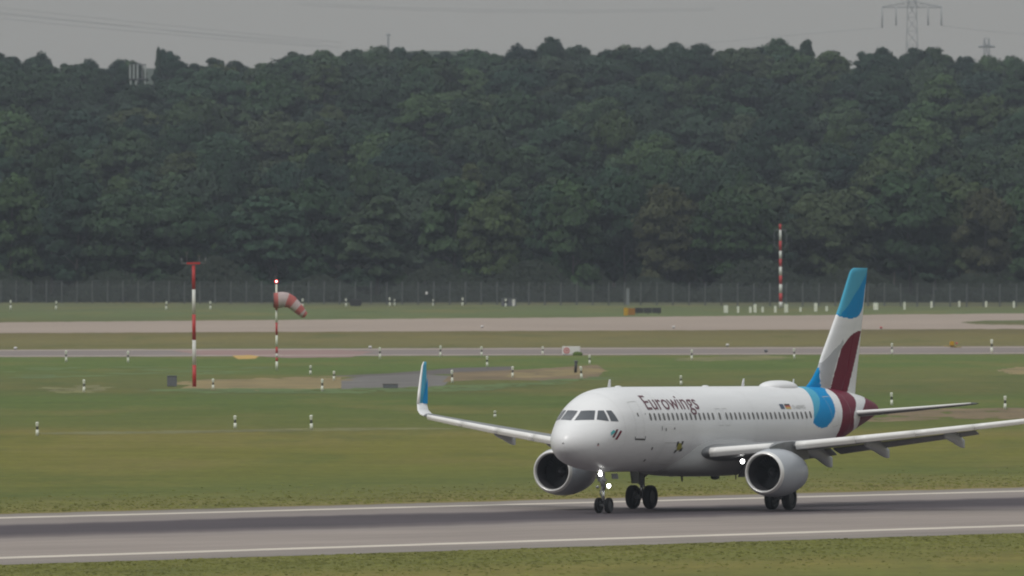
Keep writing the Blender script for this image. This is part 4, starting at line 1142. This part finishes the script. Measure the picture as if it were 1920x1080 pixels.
CR = [make_crown(11, 17, 5.6, .16, 38, 7000), make_crown(12, 17, 6.2, .20, 44, 8000), make_crown(13, 17, 4.8, .10, 34, pointed=.4), make_crown(14, 17, 5.8, .06, 50, 7500), make_crown(15, 17, 6.6, .18, 52, 8500), make_crown(16, 17, 5.2, .03, 50, 7000),
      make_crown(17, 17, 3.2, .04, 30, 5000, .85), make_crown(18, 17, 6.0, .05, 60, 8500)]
TR = [make_trunk(1), make_trunk(2)]
LAND = [(0, 'by the left edge'), (130, 'over the second fence marker'), (258, 'near the antenna panels'), (364, 'over the wind mast'), (519, 'over the windsock'), (620, 'over the dark cabinet'),
        (730, 'below the tiny skyline pylon'), (845, 'over the raised wingtip'), (955, 'over the grey shed'), (1070, 'over the white sign board'), (1200, 'over the yellow sign'), (1330, 'over the airliner titles'),
        (1463, 'over the antenna mast'), (1600, 'over the tail fin'), (1710, 'below the big pylon'), (1850, 'below the short pylon'), (1950, 'by the right edge')]
ORD = ['front', 'second', 'third', 'fourth', 'fifth', 'sixth', 'seventh', 'eighth', 'ninth', 'tenth', 'eleventh', 'ridge-top']
TINT = [((1, 1, 1), 'green'), ((.66, .74, .86), 'dark green'), ((1.35, 1.35, 1.1), 'pale green'), ((1.15, 1.06, .85), 'olive green'), ((.85, .98, 1.10), 'bluish green')]
used = set()
def tree(x, y, z, H, wid, var, tint, tname, row, extra=None):
    r = empty('broadleaf_tree' if var != 6 else 'pointed_tree', (x, y, z), random.uniform(0, 6.28)); r.scale = (wid, wid, H / 17.0)
    c = bpy.data.objects.new('crown', CR[var]); COL.objects.link(c); c.parent = r; c.color = (*tint, 1)
    t = bpy.data.objects.new('trunk', TR[var % 2]); COL.objects.link(t); t.parent = r
    u = 960 + F_PX * x / y; lm = min(LAND, key=lambda q: abs(q[0] - u)); d = u - lm[0]
    side = '' if abs(d) < 18 else (', slightly left' if d < 0 else ', slightly right')
    shape = 'pointed' if var == 6 else ('broad' if wid > 1.1 else ('narrow' if wid < .92 else 'rounded'))
    where = 'front row' if row == 0 else ('skyline' if row == 11 else '%s row uphill' % ORD[row])
    lab = extra or '%s %s tree, %s, %s%s' % (shape, tname, where, lm[1], side)
    if lab in used and not extra:
        for alt in ('taller', 'lower', 'fuller', 'looser', 'bushier', 'thinner'):
            l2 = lab.replace(shape, alt, 1)
            if l2 not in used: lab = l2; break
    used.add(lab)
    return tag(r, lab, 'tree', 'trees of the wooded hillside' if row else 'front row of forest trees')
SKY = [(-60, 120), (0, 124), (30, 106), (60, 98), (95, 104), (115, 120), (150, 119), (200, 110), (235, 116), (270, 110), (290, 88), (310, 88), (350, 103), (375, 124), (405, 106), (440, 112), (470, 119), (520, 108), (550, 97), (600, 96), (620, 90), (650, 88), (690, 92), (705, 80), (730, 76), (765, 90), (800, 100), (850, 95),
       (900, 90), (930, 96), (960, 90), (1000, 78), (1035, 70), (1070, 78), (1090, 93), (1130, 92), (1160, 85), (1200, 90), (1260, 80), (1290, 92), (1340, 92), (1400, 90), (1440, 75), (1480, 70), (1530, 72), (1560, 90), (1600, 94), (1640, 85), (1700, 85), (1760, 83), (1800, 97), (1850, 102), (1900, 107), (1990, 108)]
def sky_row(u): return float(np.interp(u, [q[0] for q in SKY], [q[1] for q in SKY]))
ROWS = [2925, 3010, 3105, 3205, 3310, 3425, 3545, 3670, 3805, 3950, 4100, 4250]
rnd = random.Random(5)
for ri, Y in enumerate(ROWS):
    half = 1010 * Y / F_PX; n = 17 if ri == 0 else (23 if ri < 11 else 42)
    for k in range(n):
        x = -half + 2 * half * (k + .5 + rnd.uniform(-.28, .28)) / n
        y = Y + rnd.uniform(-28, 28) * (1 if 0 < ri < 11 else .5)
        z = terrain(x, y) - .4; wid = (2 * half / n) / 8.2 * rnd.uniform(.85, 1.25)
        H = rnd.uniform(12.5, 21.5) if ri else rnd.uniform(14.5, 20.0)
        var = rnd.choice([0, 1, 2, 3, 4, 5, 7]); tn = rnd.choice([0, 0, 1, 1, 2, 3, 4]); extra = None
        u = 960 + F_PX * x / y
        if ri == 0:
            H = rnd.uniform(17.5, 22.5); wid = (2 * half / 17) / 8.2 * rnd.uniform(.9, 1.15); tn = rnd.choice([0, 2, 2, 2, 3, 4])
        if ri == 1: H = rnd.uniform(15, 18.5); tn = rnd.choice([1, 1, 0])
        if ri == 2: tn = rnd.choice([1, 1, 0, 3])
        if ri == 11:
            zt = at_depth(u, sky_row(u) - 3 + rnd.uniform(-5, 5), y).z; H = max(9, zt - z); wid = (2 * half / n) / 7.4 * rnd.uniform(.8, 1.2)
        if ri == 10: H = max(15.5, min(H, 17.5))
        tc_ = TINT[tn][0]
        if ri == 0 and tn == 2: tc_ = (1.12, 1.16, 1.0)
        tree(x, y, z, H, wid, var, tc_, TINT[tn][1], ri, extra)
# a few distinctive trees
for (u, vtop, Y, wid, var, tint, tn, lab) in ((1395, 312, 2990, .9, 6, (1.1, 1.1, .95), 'pointed', 'slender pointed tree rising behind the front row left of the antenna mast'),
        (1375, 345, 2905, 1.25, 4, (1.45, 1.35, .9), 'bright', 'bright yellowish green broad tree just left of the antenna mast'),
        (1845, 345, 2908, .95, 0, (1.75, 1.0, .95), 'reddish', 'reddish brown tinged tree in the front row near the right edge'),
        (1250, 340, 2906, 1.05, 7, (1.6, 1.0, .95), 'reddish', 'reddish brown tree in the front row above the yellow and dark signs'),
        (1075, 330, 2902, 1.05, 5, (1.35, 1.3, 1.0), 'pale', 'pale green tree with layered boughs above the white sign board'),
        (925, 358, 2900, .95, 1, (1.3, 1.3, .95), 'pale', 'pale green tree with layered boughs above the grey shed'),
        (325, 96, 4238, .75, 3, (.8, .9, .9), 'dark', 'dark rounded skyline tree right of the thin spiky one'),
        (258, 157, 3840, 1.25, 1, (.85, .92, .95), 'dark', 'dark broad tree whose crown hides the foot of the antenna panels'),
        (297, 86, 4240, .36, 6, (.8, .9, .9), 'dark', 'thin spiky dark tree poking up just right of the antenna panels')):
    p = at_depth(u, vtop, Y); z = terrain(p.x, Y) - .3
    tree(p.x, Y, z, p.z - z, wid, var, tint, tn, 0 if Y < 3000 else 5, lab)
# undergrowth along the forest edge
def scatter_quads(name, n, fn, material, lab):
    rs = np.random.RandomState(3); v, f = [], []
    for i in range(n):
        p, s_, up = fn(rs); a = rs.rand() * PI; d = np.array([math.cos(a), math.sin(a) * .4, 0]) * s_; t = np.array([rs.normal() * .2, rs.normal() * .2, 1]) * up
        b = len(v); v += [p - d, p + d, p + d * .6 + t, p - d * .6 + t]; f.append((b, b + 1, b + 2, b + 3))
    o = pydata(name, v, f, material); tag(o, lab, kind='stuff'); return o
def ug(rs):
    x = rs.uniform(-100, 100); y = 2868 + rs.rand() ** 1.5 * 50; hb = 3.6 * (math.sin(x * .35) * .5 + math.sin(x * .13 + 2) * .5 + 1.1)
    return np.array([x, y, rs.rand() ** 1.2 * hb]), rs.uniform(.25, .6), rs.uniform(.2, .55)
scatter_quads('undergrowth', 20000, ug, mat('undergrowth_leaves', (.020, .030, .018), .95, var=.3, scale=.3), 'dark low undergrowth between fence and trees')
# ragged grass along the paving and across the near field
GR = mat('grass_blades', alb(122, 124, 66)[:3], 1, var=.4, scale=.15)
def gfun(rs):
    c = rs.rand(); u = rs.uniform(-60, 1980)
    if c < .60: vv = 1059 + (999 - 1059) * u / 1920 + abs(rs.normal()) * 22 + .8
    else: vv = 963.0 + (913 - 963.0) * u / 1920 - abs(rs.normal()) * 13 - .8
    g_ = ground(u, vv); hgt = rs.uniform(.015, .06)
    return np.array([g_.x, g_.y, -.01]), rs.uniform(.04, .16), hgt
scatter_quads('grass', 15000, gfun, GR, 'rough grass tufts along the runway edges and field')

# ------------------------------------------------------------------ antenna panels, pylons, cables, far hill
Y = 3900; s = F_PX / Y; top = at_depth(258, 120, Y); zb = terrain(top.x, Y)
cm = empty('cell_mast', (top.x, Y, zb), 0, label='mobile phone mast with pale vertical antenna panels above the treetops', cat='antenna mast')
tube('mast', (0, 0, 0), (0, 0, top.z - zb), .22, M['steel'], cm)
for du in (-14, -7, 0, 9, 14.5):
    box('antenna_panel', (du / s, -.5 + abs(du) * .02, at_depth(0, 134, Y).z - zb), (3.4 / s, .2, 26 / s), M['cream'] if du != 9 else M['steel'], cm, bev=.03)
for vv in (121, 148): box('frame_ring', (0, -.2, at_depth(0, vv, Y).z - zb), (32 / s, .4, .22), M['steel'], cm)
for du in (-13, -3, 14): box('radio_unit', (du / s, -.4, at_depth(0, 155, Y).z - zb), (3 / s, .25, 8 / s), M['cream'], cm)
def lattice(name, u, vtop, Y, w_top, w_base, zbase, arms, lab, r=.16, panels=12):
    top = at_depth(u, vtop, Y); H = top.z - zbase
    root = empty(name, (top.x, Y, zbase), 0, label=lab, cat='pylon')
    bm = bmesh.new()
    wf = lambda z: w_base + (w_top - w_base) * (z / H) ** .8
    for sx in (-1, 1):
        for sy in (-1, 1):
            for k in range(panels):
                a, b = H * k / panels, H * (k + 1) / panels
                add_tube(bm, (sx * wf(a) / 2, sy * wf(a) / 2, a), (sx * wf(b) / 2, sy * wf(b) / 2, b), r, n=4)
    from_bm('leg', bm, M['pylon'], root)
    bm = bmesh.new()
    for k in range(panels):
        a, b = H * k / panels, H * (k + 1) / panels
        for sy in (-1, 1):
            add_tube(bm, (-wf(a) / 2, sy * wf(a) / 2, a), (wf(b) / 2, sy * wf(b) / 2, b), r * .6, n=4)
            add_tube(bm, (wf(a) / 2, sy * wf(a) / 2, a), (-wf(b) / 2, sy * wf(b) / 2, b), r * .6, n=4)
            add_tube(bm, (-wf(b) / 2, sy * wf(b) / 2, b), (wf(b) / 2, sy * wf(b) / 2, b), r * .5, n=4)
    from_bm('bracing', bm, M['pylon'], root)
    s = F_PX / Y
    for (va, hw, thick, ins) in arms:
        z = at_depth(u, va, Y).z - zbase; bm = bmesh.new(); X = hw / s; tk = thick / s
        for sg in (-1, 1):
            add_tube(bm, (0, 0, z), (sg * X, 0, z), r, n=4); add_tube(bm, (0, 0, z + tk), (sg * X, 0, z + .2), r, n=4)
            for k in range(5):
                t0, t1 = k / 5, (k + .5) / 5
                add_tube(bm, (sg * X * t0, 0, z), (sg * X * t1, 0, z + tk * (1 - t1)), r * .6, n=4); add_tube(bm, (sg * X * t1, 0, z + tk * (1 - t1)), (sg * X * (k + 1) / 5, 0, z), r * .6, n=4)
        from_bm('crossarm', bm, M['pylon'], root)
        for q, drop in ins:
            tube('insulator', (q / s, 0, z), (q / s, 0, z - drop / s), .26, M['pylon'], root, n=6)
    return root
lattice('power_pylon', 1710, -45, 6000, 2.4, 8.2, terrain(138, 6000), [(14, 57, 12, ((-56, 38), (-30, 34), (30, 34), (55, 34))), (-22, 40, 10, ((-38, 20), (38, 20)))],
        'tall lattice power pylon with drooping insulators rising above the trees', .15, 16)
lattice('power_pylon', 1850, 72, 6500, 1.9, 3.0, 18, [(88, 16, 3, ())], 'short pylon top peeking over the trees by the right edge', .30, 8)
lattice('power_pylon', 728, 64, 6600, .5, 1.6, 18, [(66, 5, 2, ())], 'tiny pylon top standing on the skyline crown left of centre', .2, 8)
def cable(pts, Y, lab, n_=2, gap=.9, r=.11):
    P = [at_depth(u, v_, Y) for u, v_ in pts]
    cu = bmesh.new(); seg = 24
    us = [q[0] for q in pts]; vsx = [q[1] for q in pts]; co = np.polyfit(us, vsx, min(2, len(us) - 1))
    for j in range(n_):
        prev = None
        for k in range(seg + 1):
            u = us[0] + (us[-1] - us[0]) * k / seg; p = at_depth(u, float(np.polyval(co, u)), Y) + Vector((0, j * 1.0, -j * gap))
            if prev is not None: add_tube(cu, prev, p, r, n=4, caps=False)
            prev = p
    o = from_bm('power_cable', cu, M['pylon']); tag(o, lab, 'power cable', 'overhead power cables'); return o
cable([(-40, 10), (300, 46), (640, 80)], 5600, 'upper bundled power cables sagging across the sky at upper left', 2, 1.6, .06)
cable([(-40, 22), (300, 55), (600, 80)], 5610, 'lower bundled power cables just under the upper bundle at upper left', 2, 1.4, .06)
cable([(560, 5), (1000, 19), (1340, 15)], 5700, 'faint power cable high over the middle of the forest', 2, .7, .05)
cable([(1654, 52), (1420, 72), (1180, 96)], 6000, 'power cable running down left from the big pylon', 1, .7, .06)
cable([(1765, 48), (1850, 58), (1980, 68)], 6000, 'power cable running right from the big pylon', 1, .7, .06)
v, f = [], []
for i in range(41):
    x = -190 + 380 * i / 40; u = 960 + F_PX * x / 6800; vt = 128 - 33 * math.exp(-((u - 810) / 130) ** 4) + random.uniform(-.6, .6)
    z = at_depth(u, vt, 6800).z
    v += [(x, 6700, 0), (x, 6800, z), (x, 6870, 0)]
for i in range(40):
    a = i * 3; f += [(a, a + 3, a + 4, a + 1), (a + 1, a + 4, a + 5, a + 2)]
tag(pydata('far_hills', v, f, mat('far_wood', (.05, .065, .045), 1, var=.2, scale=.02)), kind='structure')

# ------------------------------------------------------------------ haze
hm = bpy.data.materials.new('haze'); hm.use_nodes = True; hn = hm.node_tree.nodes; hn.clear()
ho = hn.new('ShaderNodeOutputMaterial'); hv = hn.new('ShaderNodeVolumePrincipled')
hv.inputs['Color'].default_value = (.80, .88, 1.0, 1); hv.inputs['Density'].default_value = 3.5e-5
hm.node_tree.links.new(hv.outputs[0], ho.inputs['Volume'])
tag(box('haze', (0, (HAZE_Y0 + HAZE_Y1) / 2, 64), (2 * HAZE_X, HAZE_Y1 - HAZE_Y0, 130), hm), 'thin summer haze over the airfield', kind='stuff')
